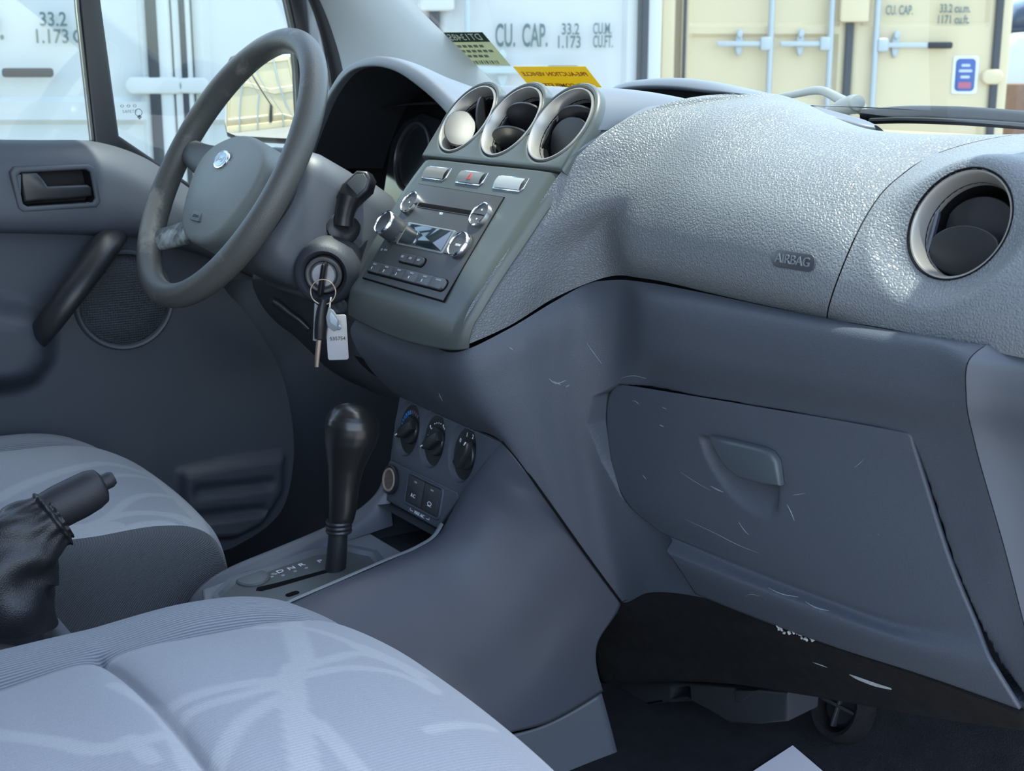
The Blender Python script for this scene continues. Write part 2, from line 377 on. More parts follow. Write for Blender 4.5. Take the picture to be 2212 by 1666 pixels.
# smooth roll between the right-hand hump and the grained pad
e0 = XX([(1216, 373, .1655), (1262, 327, .1745), (1336, 273, .1855), (1398, 243, .1955)])+[A([.212, .20, .756]), A([.24, .33, .748])]
e1 = [FP.p(.1725, .125, 0), FP.p(.1745, .15, -.008), A([.172, .155, .748]), A([.172, .18, .752]), A([.18, .25, .752]), A([.20, .38, .748])]
e2 = [FP.p(.170, .13, -.02), FP.p(.163, .165, -.012), A([.15, .17, .757]), A([.135, .21, .757]), A([.13, .28, .753]), A([.12, .40, .748])]
mk('pod_shoulder', gmesh(grid([e0, e1, e2], 40, 16), flip=True), m_smooth, dash, sharp=70)
# dash top ahead of the vents and the driver side, up to the windscreen
tp = []
for Y, zs in ((.20, (.70, .735, .745, .745, .745)), (.30, (.72, .748, .752, .752, .752)), (.42, (.735, .75, .752, .752, .75)), (.58, (.735, .742, .744, .744, .742))):
    tp.append([A((X, Y, z)) for X, z in zip((-.70, -.5, -.3, 0., .21), zs)])
mk('dash_top', gmesh(grid(tp, 40, 24)), m_smooth, dash, sharp=60)
tp = [[A((X, Y, z)) for X in (.19, .40, .60, .80)] for Y, z in ((.30, .69), (.42, .700), (.52, .700), (.62, .69))]
mk('dash_top', gmesh(grid(tp, 20, 12)), m_smooth, dash, sharp=60)
# hooded tray on the centre of the dash top, tailing off to the right
hp_ = [(1318, 196), (1330, 186), (1355, 177), (1400, 171), (1460, 170), (1530, 178), (1600, 193), (1640, 200), (1700, 214), (1800, 240), (1875, 262), (1893, 271)]
hl_ = [(1322, 200), (1334, 195), (1358, 190), (1400, 187), (1460, 189), (1530, 197), (1600, 203), (1645, 209), (1705, 226), (1800, 252), (1872, 271), (1890, 274)]
hy_ = [.335, .332, .330, .330, .330, .332, .336, .345, .36, .39, .42, .425]
top_ = [onY(*q, y) for q, y in zip(hp_, hy_)]; lip_ = [onY(*q, y-.012) for q, y in zip(hl_, hy_)]
mk('tray_hood', gmesh(grid([[p+A([0, .012, -.004 if k < 7 else -.035]) for k, p in enumerate(lip_)], lip_, [a*.5+b*.5-A([0, .003, 0]) for a, b in zip(lip_, top_)], top_, [p+A([0, .05 if k < 7 else .012, -.006]) for k, p in enumerate(top_)], [p+A([0, .11 if k < 7 else .03, -.022]) for k, p in enumerate(top_)]], 60, 24)), m_smooth, dash, sharp=60)
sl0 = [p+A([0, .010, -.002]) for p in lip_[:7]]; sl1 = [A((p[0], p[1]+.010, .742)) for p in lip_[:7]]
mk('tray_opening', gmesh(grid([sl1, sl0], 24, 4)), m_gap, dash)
# ------------------------------------------------------------------ lower panel around the glovebox
low = [
 XX([(768, 692, -.130), (757, 712, -.135), (768, 748, -.130), (798, 795, -.125), (830, 830, -.121), (862, 857, -.120)]),
 XX([(850, 728, -.05), (845, 765, -.05), (858, 798, -.05), (878, 830, -.05), (902, 858, -.05), (926, 886, -.05)]),
 XX([(925, 746, .04), (925, 790, .04), (938, 830, .04), (958, 866, .04), (983, 897, .04), (1008, 923, .04)]),
 XX([(1000, 758, .125), (1012, 800, .13), (1030, 846, .131), (1050, 886, .131), (1068, 921, .130), (1086, 956, .126)]),
 XX([(1100, 710, .145), (1106, 752, .151), (1116, 812, .152), (1130, 885, .152), (1150, 960, .150), (1182, 1080, .145)]),
 XX([(1200, 650, .153), (1202, 695, .161), (1198, 782, .161), (1203, 885, .159), (1222, 1000, .156), (1265, 1197, .152)]),
 XX([(1270, 613, .165), (1267, 657, .173), (1255, 762, .171), (1256, 885, .167), (1280, 1030, .162), (1312, 1260, .156)]),
 XX([(1325, 605, .200), (1330, 643, .206), (1322, 742, .197), (1306, 885, .183), (1342, 1085, .187), (1342, 1300, .158)]),
 YY([(1400, 611, .092), (1400, 645, .080), (1400, 742, .086), (1385, 842, .112), (1410, 1150, .142), (1400, 1281, .15)]),
 YY([(1500, 629, .089), (1500, 657, .076), (1500, 762, .080), (1500, 862, .109), (1560, 1220, .142), (1520, 1292, .152)]),
 YY([(1700, 671, .086), (1700, 692, .072), (1700, 792, .076), (1700, 893, .105), (1800, 1310, .138), (1790, 1397, .152)]),
 YY([(1900, 709, .080), (1905, 731, .066), (1912, 832, .070), (1930, 932, .100), (2040, 1400, .136), (2030, 1482, .152)]),
 YY([(2040, 731, .073), (2042, 751, .058), (2040, 850, .062), (2045, 955, .092), (2130, 1350, .126), (2205, 1548, .15)]),
 YY([(2128, 746, .067), (2092, 778, .052), (2086, 858, .057), (2104, 955, .082), (2170, 1190, .105), (2262, 1560, .14)]),
]
G = grid(low, 240, 300)
gb_poly_px = [(1340, 831), (1480, 853), (1650, 882), (1810, 909), (1962, 936), (2000, 1045), (2056, 1225), (2106, 1345), (2146, 1445), (2203, 1533), (2000, 1462), (1800, 1398), (1640, 1340), (1502, 1286), (1440, 1190), (1452, 1167), (1385, 1125), (1347, 1075), (1322, 990), (1309, 905), (1312, 850)]
GF = Frame(onY(1700, 1150, .12), (1, 0, 0), (0, -.12, .99))
poly = [GF.at(*q) for q in gb_poly_px]
G = carve(G, GF, list(map(tuple, offs(ccw(poly), .0012))), .03, .0022)
low_vf = gmesh(G, flip=True)
mk('lower_panel', low_vf, m_low, dash, sharp=70)
# right-hand end cap of the dash
N0 = A(low[-1]); ec = [N0+A([.001, .0, .0]), N0+A([.012, .012, 0]), N0+A([.05, .03, -.002]), N0+A([.11, .05, -.01])]
mk('end_cap', gmesh(grid([list(r) for r in ec], 40, 12)), mat('end cap plastic', (.05, .063, .08), .5, grain=('noise', 900, .08, .0003)), dash, sharp=60)
# glovebox door
gd = [YY([(1345, 831, .1085), (1480, 853, .1055), (1650, 882, .1025), (1810, 909, .0995), (1961, 937, .0965)]),
 YY([(1328, 836, .1088), (1470, 858, .1057), (1645, 887, .1027), (1808, 914, .0997), (1966, 943, .0967)]),
 YY([(1314, 858, .110), (1475, 882, .107), (1648, 908, .104), (1810, 933, .101), (1972, 962, .098)]),
 YY([(1310, 930, .114), (1480, 960, .1115), (1650, 985, .1085), (1820, 1010, .1065), (1997, 1042, .1035)]),
 YY([(1346, 1075, .123), (1500, 1118, .1205), (1700, 1165, .1185), (1880, 1200, .1165), (2055, 1222, .1125)]),
 YY([(1420, 1145, .131), (1592, 1213, .1295), (1782, 1284, .1275), (1955, 1335, .1245), (2100, 1333, .118)]),
 YY([(1450, 1166, .132), (1600, 1226, .131), (1790, 1298, .129), (1960, 1353, .126), (2108, 1352, .119)]),
 YY([(1439, 1190, .121), (1592, 1252, .119), (1782, 1324, .117), (1960, 1385, .116), (2136, 1422, .1145)]),
 YY([(1448, 1202, .1205), (1600, 1264, .1185), (1788, 1335, .1168), (1965, 1395, .1158), (2142, 1434, .1143)]),
 YY([(1502, 1284, .140), (1640, 1339, .138), (1800, 1397, .136), (2000, 1461, .133), (2202, 1533, .130)])]
G = grid(gd, 150, 150)
hpx = [(1512, 938), (1560, 948), (1620, 960), (1662, 972), (1680, 992), (1688, 1055), (1686, 1100), (1668, 1117), (1640, 1112), (1605, 1092), (1570, 1055), (1540, 1010), (1520, 970)]
rec = [GF.at(*q) for q in hpx]
G = carve(G, GF, rec, lambda x, y: np.clip(.004+.020*(y-GF.at(1660, 1117)[1])/.06, .0, .022), .010)
gdoor_vf = gmesh(G)
gdo = mk('glovebox_door', gdoor_vf, m_low, dash, sharp=70, solid=.004)
gdo['label'] = 'scuffed grey glovebox door with recessed pull handle'
hin = [(1527, 944), (1580, 955), (1640, 970), (1661, 980), (1674, 1000), (1681, 1052), (1640, 1048), (1590, 1034), (1562, 1012), (1540, 975)]
HFr = Frame(GF.p(0, 0, .012), GF.u, GF.v)
mk('handle', plate([HFr.at(*q) for q in hin], Frame(onY(1610, 1000, .104), (1, -.01, 0), (0, -.05, .99)).__class__(GF.p(0, 0, .0), GF.u, GF.v), .004, .0115, .004), mat('handle plastic', (.062, .078, .09), .4, grain=('noise', 900, .1, .0003)), gdo, sharp=50)
# scratches worn into the glovebox door and the panel beside it
m_scr = mat('scratch', (.22, .25, .28), .7)
def scratch(vf, pts, r, par):
    P = [hit(vf, x, y) for x, y in pts]; mk('scratch', tube([p+n*r*.2 for p, n in P], [r*.4, r, r*.4], 5, smooth=6*len(pts)), m_scr, par)
for pts, r in (([(1366, 866), (1374, 868), (1380, 874)], .0005), ([(1425, 918), (1434, 922)], .0007), ([(1470, 1020), (1500, 1040), (1535, 1060)], .0003), ([(1535, 1050), (1550, 1058), (1562, 1063)], .0008), ([(1388, 1026), (1396, 1036)], .0004), ([(1480, 1122), (1540, 1150), (1600, 1180), (1640, 1195)], .0003), ([(1712, 1070), (1726, 1068), (1740, 1066)], .0004), ([(1700, 1090), (1708, 1105), (1716, 1125)], .0005), ([(1596, 1128), (1608, 1146), (1618, 1156)], .0004), ([(1845, 1010), (1856, 1002), (1866, 992)], .0003), ([(1660, 1270), (1690, 1284), (1725, 1290)], .0006), ([(1740, 1300), (1760, 1312), (1790, 1320)], .0007), ([(1610, 1290), (1622, 1284), (1640, 1288)], .0003), ([(1430, 880), (1440, 884)], .0005), ([(1500, 960), (1530, 962)], .0003)):
    scratch(gdoor_vf, pts, r, gdo)
for pts, r in (([(1186, 818), (1200, 828), (1222, 822)], .0008), ([(1196, 824), (1212, 832)], .0007), ([(1268, 742), (1282, 762), (1300, 786)], .0004), ([(948, 850), (956, 866)], .0006), ([(1100, 690+60), (1108, 756)], .0005), ([(1340, 818), (1370, 812), (1396, 818)], .0004), ([(1222, 836), (1230, 832)], .0006)):
    scratch(low_vf, pts, r, dash)
af_ = hitframe(airbag_vf, 1714, 563)
mk('airbag_plaque', plate(rrect(.051, .0155, .0075), af_, -.003, .0008, .0006), mat('plaque', (.045, .052, .06), .32), dash)
text('airbag_lettering', 'AIRBAG', .0115, af_.sub(0, 0, .0008), mat('moulded lettering', (.14, .155, .17), .35), dash, depth=.0008, sx=1.02)
# ================================================================== CENTRE CONSOLE
con = empty('centre_console', (-.02, -.1, .0), 'grey plastic centre console with climate controls and shifter gate', 'console')
cs = [
 XX([(560, 1334, .060), (700, 1270, .060), (850, 1206, .060), (948, 1152, .058), (975, 1107, .055), (997, 1066, .062), (1040, 1010, .090), (1085, 956, .121)]),
 XX([(572, 1344, .072), (712, 1281, .073), (862, 1217, .073), (963, 1160, .072), (991, 1112, .071), (1014, 1070, .078), (1056, 1018, .104), (1096, 968, .128)]),
 XX([(600, 1390, .098), (740, 1335, .098), (890, 1275, .098), (1000, 1205, .098), (1040, 1150, .102), (1072, 1105, .110), (1112, 1060, .126), (1176, 1074, .143)]),
 XX([(660, 1520, .124), (820, 1470, .124), (960, 1400, .124), (1080, 1310, .126), (1130, 1240, .129), (1165, 1190, .134), (1212, 1155, .142), (1262, 1196, .151)]),
 XX([(740, 1620, .136), (860, 1580, .136), (1000, 1520, .136), (1120, 1430, .138), (1180, 1360, .140), (1225, 1310, .144), (1270, 1275, .149), (1341, 1302, .156)]),
 XX([(780, 1665, .142), (890, 1635, .142), (1010, 1580, .142), (1110, 1520, .143), (1170, 1470, .145), (1215, 1435, .147), (1250, 1410, .149), (1290, 1394, .152)]),
 XX([(800, 1690, .145), (900, 1652, .145), (1012, 1608, .145), (1090, 1586, .145), (1180, 1563, .146), (1240, 1533, .147), (1275, 1512, .148), (1303, 1494, .149)]),
]
mk('side_panel', gmesh(grid(cs, 90, 80), flip=False), m_side, con, sharp=60, solid=.003)
mk('panel_seam', tube(XX([(1084, 954, .1275), (1110, 982, .134), (1180, 1078, .1465), (1264, 1196, .1535), (1342, 1302, .158)]), .0014, 8, smooth=30), m_gap, con)
kp = [XX([(800, 1694, .1415), (900, 1656, .1415), (1012, 1612, .1415), (1180, 1567, .1425), (1300, 1499, .1455)]),
      XX([(820, 1740, .138), (920, 1720, .138), (1040, 1680, .138), (1190, 1630, .138), (1322, 1580, .143)]),
      XX([(880, 1900, .135), (980, 1890, .135), (1100, 1860, .135), (1230, 1820, .135), (1365, 1760, .14)])]
mk('kick_panel', gmesh(grid(kp, 40, 24), flip=False), m_smooth, con, sharp=60, solid=.003)
HP = Frame((0, .0034, .36), (1, 0, 0), (0, .196, .98))
PP = Frame((-.03, -.17, .2146), (1, 0, 0), (0, .993, .119))        # shifter platform
outl = [HP.at(863, 856), HP.at(925, 886), HP.at(1008, 923), HP.at(1085, 957), HP.at(1040, 1010), HP.at(1000, 1064), (.056, -.0505), (-.1175, -.0505), (-.1195, -.02)]
ks = [(-.0855, -.0025), (-.0225, -.0025), (.0465, -.003)]
rcs = [(-.0895, -.001), (-.0285, -.001), (.0405, -.0015)]
mk('climate_panel', plate(outl, HP, -.006, 0, .0015, [ell(.0285, .0352, 40, *c) for c in rcs]), m_low, con, sharp=50)
lo = [(-.1175, -.0505), (-.118, -.093), (-.114, -.0985), (.016, -.0995), (.024, -.095), (.05, -.056), (.053, -.0505)]
mk('socket_plate', plate([(-.1165, -.0505), (-.112, -.047), (.047, -.0475), (.0525, -.053), (.022, -.096), (.015, -.0995), (-.116, -.0985), (-.1205, -.094)], HP, -.006, .0025, .0022), m_low, con, sharp=50)
m_dial = mat('black dial', (.012, .013, .015), .4)
m_knob = mat('climate knob', (.02, .022, .025), .38)
DF = HP.sub(0, 0, -.0045)
for i, ((ku, kv), (ru, rv)) in enumerate(zip(ks, rcs)):
    cup = [[HP.p(x, y, -.0005) for x, y in ell(.0285, .0352, 40, ru, rv)], [HP.p(x, y, -.003) for x, y in ell(.0272, .0335, 40, ru+.001, rv)], [HP.p(x, y, -.0046) for x, y in ell(.0255, .0305, 40, ru+.003, rv-.001)]]
    mk('dial_recess', gmesh(A([[p for p in r] for r in cup]), closed=True, flip=True), m_low, con)
    mk('dial_floor', plate(ell(.0262, .031, 40, ru+.003, rv-.001), DF, -.002, .0, 0), m_dial, con)
    kn = mk('climate_knob', lathe([(.0175, 0), (.0172, .0028), (.0162, .0042), (.001, .0046)], DF.sub(ku, kv, .0), 32), m_knob, con, sharp=40)
    rot = (3.72, 3.72, 1.05)[i]
    gf = DF.sub(ku, kv, .0035, rot)
    gp = [(-.017, -.006), (.010, -.0075), (.0195, -.003), (.021, 0), (.0195, .003), (.010, .0075), (-.017, .006)]
    mk('grip', plate(gp, gf, 0, .0085, .003), m_knob, kn, sharp=50)
    mk('pointer', box(gf.sub(.0172, 0, .0080), .005, .0018, .0011, .0004), m_white, kn)
# dial print: blue and red temperature ticks, air direction dots, fan numbers
m_blue = mat('blue print', (.03, .18, .5), .5)
ku, kv = ks[0]
for k, a in enumerate(np.linspace(172, 112, 6)):
    q = radians(a); mk('tick', box(DF.sub(ku+.0222*cos(q), kv+.0222*sin(q), .0, q), .0052, .0032, .0006, .0002), m_blue, con)
for k, a in enumerate(np.linspace(100, 62, 4)):
    q = radians(a); mk('tick', box(DF.sub(ku+.0222*cos(q), kv+.0222*sin(q), .0, q), .0045, .0026, .0006, .0002), mat('dull red print', (.10, .07, .12), .5), con)
ku, kv = ks[1]
for a in (190, 172, 120, 108, 96, 84, 30, 12):
    q = radians(a); mk('dot', box(DF.sub(ku+.0222*cos(q), kv+.0222*sin(q), .0, q), .0014, .0014, .0005, .0002), m_white, con)
for a in (145, 62):
    q = radians(a); f_ = DF.sub(ku+.0222*cos(q), kv+.0222*sin(q), .0, 0)
    mk('air_symbol', join(plate(ell(.0012, .0012, 10, -.0018, .0018), f_, 0, .0005, 0), box(f_.sub(0, -.0005, 0, -.5), .0055, .0012, .0005, .0002), box(f_.sub(.002, -.001, 0, 1.2), .0035, .0011, .0005, .0002)), m_white, con)
ku, kv = ks[2]
for s, a in zip('01234', (146, 108, 76, 43, 5)):
    q = radians(a); text('dial_number', s, .0072, DF.sub(ku+.0228*cos(q), kv+.0235*sin(q), .0), m_white, con)
q = radians(-30); text('dial_number', '8', .0065, DF.sub(ku+.0228*cos(q), kv+.0235*sin(q), .0), m_white, con)
# 12 V socket and switch pair on the plate
SF = HP.sub(-.1015, -.0702, .0025)
sk = empty('power_socket', SF.o); sk.parent = con; sk.location = Vector(SF.o-ABS['centre_console'])
mk('collar', lathe([(.0185, 0), (.0185, .0035), (.0165, .005), (.0150, .0045), (.0150, 0)], SF, 36, close=True), m_black, sk)
mk('lid_ring', lathe([(.0150, .001), (.0150, .0048), (.0138, .0058), (.0120, .0052), (.0118, .001)], SF, 36, close=True), mat('tan socket rim', (.34, .27, .2), .5), sk)
mk('lid', lathe([(.0119, .001), (.0119, .004), (.006, .0036), (.001, .0036)], SF, 30), mat('worn brown socket', (.13, .10, .09), .6, vary=(260, .5)), sk)
BF = HP.sub(-.0215, -.0695, .0025)
mk('switch_frame', plate(rrect(.086, .041, .007), BF, -.001, .002, .0018, [rrect(.078, .0335, .003)]), m_low, con, sharp=50)
mk('switch_floor', box(BF.sub(0, 0, -.001), .079, .0345, .001, .0002), m_black, con)
for x, s in ((-.0195, 'A C'), (.0195, 'o')):
    b_ = mk('switch_button', plate(rrect(.0375, .0335, .0015), BF.sub(x, 0, 0), -.001, .0022, .0008), mat('switch face', (.03, .034, .038), .4), con)
    mk('lower_half', plate(rrect(.032, .019, .0015, 3, x*0, -.0055), BF.sub(x, 0, .0022), 0, .0007, .0005), mat('switch face', (.03, .034, .038), .4), b_)
    mk('lamp', box(BF.sub(x, .0115, .0022), .006, .002, .0004, .0001), mat('grey print', (.3, .32, .34), .5), b_)
    if x < 0: text('print', 'A C', .0065, BF.sub(x, -.0055, .0029), m_white, b_)
    else:
        mk('print', join(plate(ell(.0045, .0026, 20), BF.sub(x, -.005, .0029), 0, .0003, 0, [ell(.0037, .0018, 20)]), box(BF.sub(x, -.008, .0029), .009, .0006, .0003, .0001)), m_white, b_)
text('max_ac_print', 'MAX A/C', .0058, BF.sub(-.003, -.0245, -.0), m_white, con)
for s in (-1, 1):
    mk('bracket_print', join(box(BF.sub(-.003+s*.0195, -.0248, 0), .007, .0007, .0003, .0001), box(BF.sub(-.003+s*.0228, -.0235, 0), .0007, .003, .0003, .0001)), m_white, con)
# cubby under the plate
m_cub = mat('cubby liner', (.03, .034, .042), .6)
cb = [(-.118, .26), (-.118, .212), (.056, .212), (.056, .26)]
c0 = [A((x, -.03+(0 if z > .25 else -.02), z)) for x, z in cb]; c1 = [A((x*.93-.002, .10, z)) for x, z in cb]
V, Fc = gmesh(A([c0, c1]), closed=True, flip=True); Fc = list(Fc)+[(4, 5, 6, 7)]
mk('cubby', (V, Fc), m_cub, con)
# tray walls: left rail and tub
rail = [(-.014, .290), (-.022, .275), (-.043, .259), (-.063, .250), (-.101, .2395), (-.164, .2265), (-.223, .2145), (-.245, .207), (-.268, .192), (-.283, .172)]
W = []
for Y, z in rail:
    zp = .2146+(Y+.17)*.119
    W.append([A((-.127, Y-.002, .06)), A((-.126, Y, z-.008)), A((-.122, Y, z-.001)), A((-.117, Y, z)), A((-.112, Y, z-.003)), A((-.106, Y, min(z-.006, (z+zp)/2+.006))), A((-.099, Y, min(zp-.001, z-.01)))])
Gr = A([cr(A(W)[:, j], 60) for j in range(7)]); Gr = A([cr(Gr[:, i], 24) for i in range(60)])
mk('left_wall', gmesh(Gr), m_smooth, con, sharp=60)
# right rail inner lip
rr = [(-.035, .284), (-.045, .272), (-.07, .2625), (-.10, .257), (-.16, .2455), (-.232, .2315), (-.262, .2245)]
W = [[A((.0615, Y, z)), A((.056, Y, z+.0005)), A((.050, Y, z-.004)), A((.044, Y, min(.2146+(Y+.17)*.119, z-.006)))] for Y, z in rr]
Gr = A([cr(A(W)[:, j], 40) for j in range(4)]); Gr = A([cr(Gr[:, i], 10) for i in range(40)])
mk('right_lip', gmesh(Gr), m_bez, con, sharp=60)
# platform bezel (silver) with the dark recessed gate plate
bz = [(-.070, -.098), (-.03, -.111), (.045, -.108), (.075, -.08), (.080, .10), (.06, .125), (-.068, .125), (-.072, .0)]
mk('gate_bezel', plate(bz, PP, -.02, 0, .004), m_bez, con, sharp=60)
pl_ = [(-.052, -.062), (-.03, -.088), (.01, -.096), (.05, -.085), (.066, -.05), (.068, .05), (.05, .078), (.0, .088), (-.035, .075), (-.054, .04)]
GPf = PP.sub(0, 0, .0003)
mk('recess_wall', gmesh(A([[PP.p(x, y, .006) for x, y in offs(ccw(pl_), .010)], [PP.p(x, y, .0055) for x, y in offs(ccw(pl_), .004)], [PP.p(x, y, .0005) for x, y in offs(ccw(pl_), -.001)]]), closed=True), m_smooth, con)
gp_ = mk('gate_plate', plate(ccw(pl_), GPf, -.003, .0012, .0005), mat('gate plate', (.085, .095, .095), .4), con)
def pa(x, y): return PP.at(x, y)
def gtxt(s, x, y): a, b = pa(x, y); text('gear_letter', s, .0115, PP.sub(a, b, .0018, pi/2), m_white, gp_, sx=1.1)
for s, x, y in (('P', 692, 1216), ('R', 652, 1224), ('N', 630, 1231), ('D', 606, 1238)): gtxt(s, x, y)
for x, y in ((588, 1249), (596, 1243), (612, 1246), (638, 1237), (662, 1230), (590, 1243)):
    a, b = pa(x, y); mk('gear_dot', plate(ell(.0022, .0022, 10, a, b), PP, .0015, .0019, 0), mat('grey print', (.3, .32, .34), .5), gp_)
sl = [pa(*q) for q in ((556, 1272), (600, 1262), (700, 1235), (735, 1228), (737, 1233), (700, 1242), (604, 1270), (566, 1280), (553, 1279))]
mk('gate_slot', plate(sl, PP, .0008, .0020, .0003), m_gap, gp_)
a, b = pa(547, 1254)
mk('gate_cap', join(plate(ell(.0225, .019, 32, a, b), PP, .001, .004, .001), plate(ell(.0215, .0178, 32, a, b), PP, .004, .0048, .0006)), mat('gate cap', (.10, .112, .115), .4), gp_)
a, b = pa(632, 1286)
mk('release_hole', plate(rrect(.010, .016, .004, 4, a, b), PP, .0009, .0019, .0002), m_gap, gp_)
# ---------------------------------------------------------------- gear lever
gl = empty('gear_lever', onX(724, 1238, -.03), 'black gear lever with bulbous glossy knob on the console gate', 'gear lever')
m_gk = mat('glossy black knob', (.013, .0135, .014), .28, spec=.6, grain=('noise', 300, .05, .0004))
axp = XX([(724, 1240, -.03), (728, 1190, -.03), (731, 1140, -.03), (733, 1120, -.03), (734, 1060, -.03), (738, 1000, -.03), (746, 955, -.03), (757, 920, -.03), (763, 895, -.03), (764, 878, -.03), (764, 872, -.03)])
base0 = axp[0].copy()
mk('shaft', tube(axp[:4], [.0125, .0118, .0112, .0112], 20), m_black, gl)
for k, y in enumerate((1128, 1137, 1146)):
    p = onX(732, y, -.03); mk('collar_ring', lathe([(.0148, -.0022), (.0156, 0), (.0148, .0022)], Frame(p, (1, 0, 0), (0, 1, -.02)), 24), m_black, gl)
prof_ = [(737, 1128, .0135), (738, 1118, .0150), (740, 1100, .0160), (743, 1050, .0177), (747, 1010, .0208), (752, 982, .0252), (757, 955, .0296), (760, 935, .0314), (761.5, 918, .0316), (762, 905, .0300), (762, 893, .0262), (761.5, 883, .0205), (761, 877, .0145), (761, 873, .0075), (761, 872, .0015)]
RG = []; pc = cr(A([onX(x, y, -.03) for x, y, r in prof_]), 60); rc_ = np.interp(np.linspace(0, 14, 60), range(15), [r for x, y, r in prof_])
for p, r in zip(pc, rc_): RG.append([p+A((r*cos(t), r*sin(t), -.12*r*sin(t))) for t in np.linspace(0, 2*pi, 36, endpoint=False)])
mk('knob', capped(A(RG)), m_gk, gl, sharp=80)
# ================================================================== RADIO
rad = empty('car_radio', FP.p(0, -.066, 0), 'grey car stereo with disc slot and chrome ringed knobs between the fascia edges', 'radio')
m_rad = mat('radio face', (.044, .046, .046), .42, grain=('noise', 1500, .06, .0002))
m_btn = mat('radio button', (.05, .053, .055), .4)
m_lbtn = mat('light radio button', (.085, .092, .095), .4)
mk('rim_gap', plate([(-.0955, .0668), (.0950, .0648), (.0925, -.0685), (-.0968, -.0665)], FP, -.003, .0012, .0003), m_gap, rad)
fpl = mk('faceplate', plate([(-.0945, .0658), (.0940, .0638), (.0915, -.0675), (-.0958, -.0655)], FP, -.003, .0024, .0006), m_rad, rad)
S2 = FP.sub(0, 0, .0024)
def oval_button(u, v, r, split):
    f_ = S2.sub(u, v); t = mk('chrome_button', lathe([(r*.84, .001), (r*.84, .0042), (r*.88, .0052), (r*.97, .0045), (r, .002), (r, -.001)], f_, 40, close=True), m_chrome, rad, sharp=50)
    mk('button_cap', lathe([(r*.86, -.001), (r*.86, .0030), (r*.6, .0026), (.0008, .0024)], f_, 36), m_btn, t)
    if split: mk('split_line', box(f_.sub(0, 0, .0024), r*1.7, .0006, .0008, .0001), m_gap, t)
    return t, f_
t, f_ = oval_button(-.083, .0390, .0150, False); mk('print', plate([(-.0012, -.001), (.0012, -.001), (0, .0012)], f_, .0025, .0032, 0), m_white, t)
t, f_ = oval_button(.0735, .0378, .0155, True)
for s in (-1, 1): mk('print', plate([(-.0012, s*.005), (.0012, s*.005), (0, s*.0072)], f_, .0025, .0034, 0), m_white, t)
mk('disc_slot', box(S2.sub(-.005, .0393, -.001), .122, .0058, .0013, .0003), m_gap, rad)
mk('slot_lip', box(S2.sub(-.005, .0358, 0), .121, .0009, .0007, .0003), m_btn, rad)
text('mp3_print', 'MP3', .0042, S2.sub(-.0068, .0322), m_white, rad)
# volume knob (tall) and tune knob (low)
def knob(u, v, r, h, lab):
    f_ = S2.sub(u, v); t = mk('volume_knob' if h > .01 else 'tune_knob', lathe([(r, -.001), (r*.98, h*.8), (r*.95, h), (r*.85, h), (r*.85, h-.002)], f_, 40), mat('knob side', (.05, .053, .056), .4), rad, sharp=40)
    mk('chrome_ring', lathe([(r*.84, h-.001), (r*.84, h+.0016), (r*.9, h+.0026), (r*.99, h+.0014), (r*1.0, h-.0018), (r*.96, h-.0018)], f_, 40, close=True), m_chrome, t, sharp=50)
    mk('knob_face', lathe([(r*.86, h-.001), (r*.85, h+.0008), (r*.5, h-.0006), (.0008, h-.001)], f_, 36), m_btn, t)
    return t, f_
knob(-.083, .0008, .0158, .0185, '')
t, f_ = knob(.0695, -.0022, .0160, .0050, '')
text('print', 'MENU', .004, f_.sub(0, -.001, .0042), m_white, t)
mk('display_frame', plate(rrect(.106, .0305, .002, 4, -.0105, -.0004), S2, -.001, .0010, .0006), mat('display frame', (.20, .215, .22), .3, metal=.3), rad)
mk('display', plate(rrect(.0985, .0262, .0012, 4, -.0105, 0), S2, .0005, .0016, .0004), mat('display glass', (.012, .02, .026), .04, spec=.9, coat=.5), rad)
for sx, xs in ((-1, -.0705), (1, .0520)):
    for sy in (-1, 1):
        b = mk('side_button', plate(rrect(.0162, .0136, .0012, 3, xs, sy*.0072-.0005), S2, -.001, .0016, .0006), m_btn if sx < 0 else m_lbtn, rad)
        if (sx, sy) != (1, -1): mk('print', plate(rrect(.004, .0022, .0005, 2, xs-(.001 if sx < 0 else .002), sy*.0072-.0005), S2, .0015, .0019, 0), m_white if sx > 0 else mat('grey print', (.3, .32, .34), .5), b)
mk('button_well', plate(rrect(.0585, .0128, .0062, 6, -.0095, -.0310), S2, -.001, .0006, .0002), m_gap, rad)
for i, x in enumerate((-.0282, -.0100, .0085)):
    o_ = rrect(.0172, .0108, .0012, 3, x, -.0308)
    if i == 0: o_ = [(-.0367, -.0308), (-.0355, -.0275), (-.0330, -.0256), (-.0196, -.0254), (-.0196, -.0362), (-.0330, -.0360), (-.0355, -.0341)]
    if i == 2: o_ = [(.0175, -.0308), (.0163, -.0341), (.0138, -.0360), (0, -.0362), (0, -.0254), (.0138, -.0256), (.0163, -.0275)]
    b = mk('source_button', plate(o_, S2, -.001, .0032, .001), m_btn, rad)
    mk('print', plate(rrect(.0055, .0028, .0005, 2, x-.001, -.030), S2, .0030, .0036, 0), mat('grey print', (.3, .32, .34), .5), b)
mk('button_well', plate(rrect(.1790, .0158, .0075, 6, -.0040, -.0512), S2, -.001, .0006, .0002), m_gap, rad)
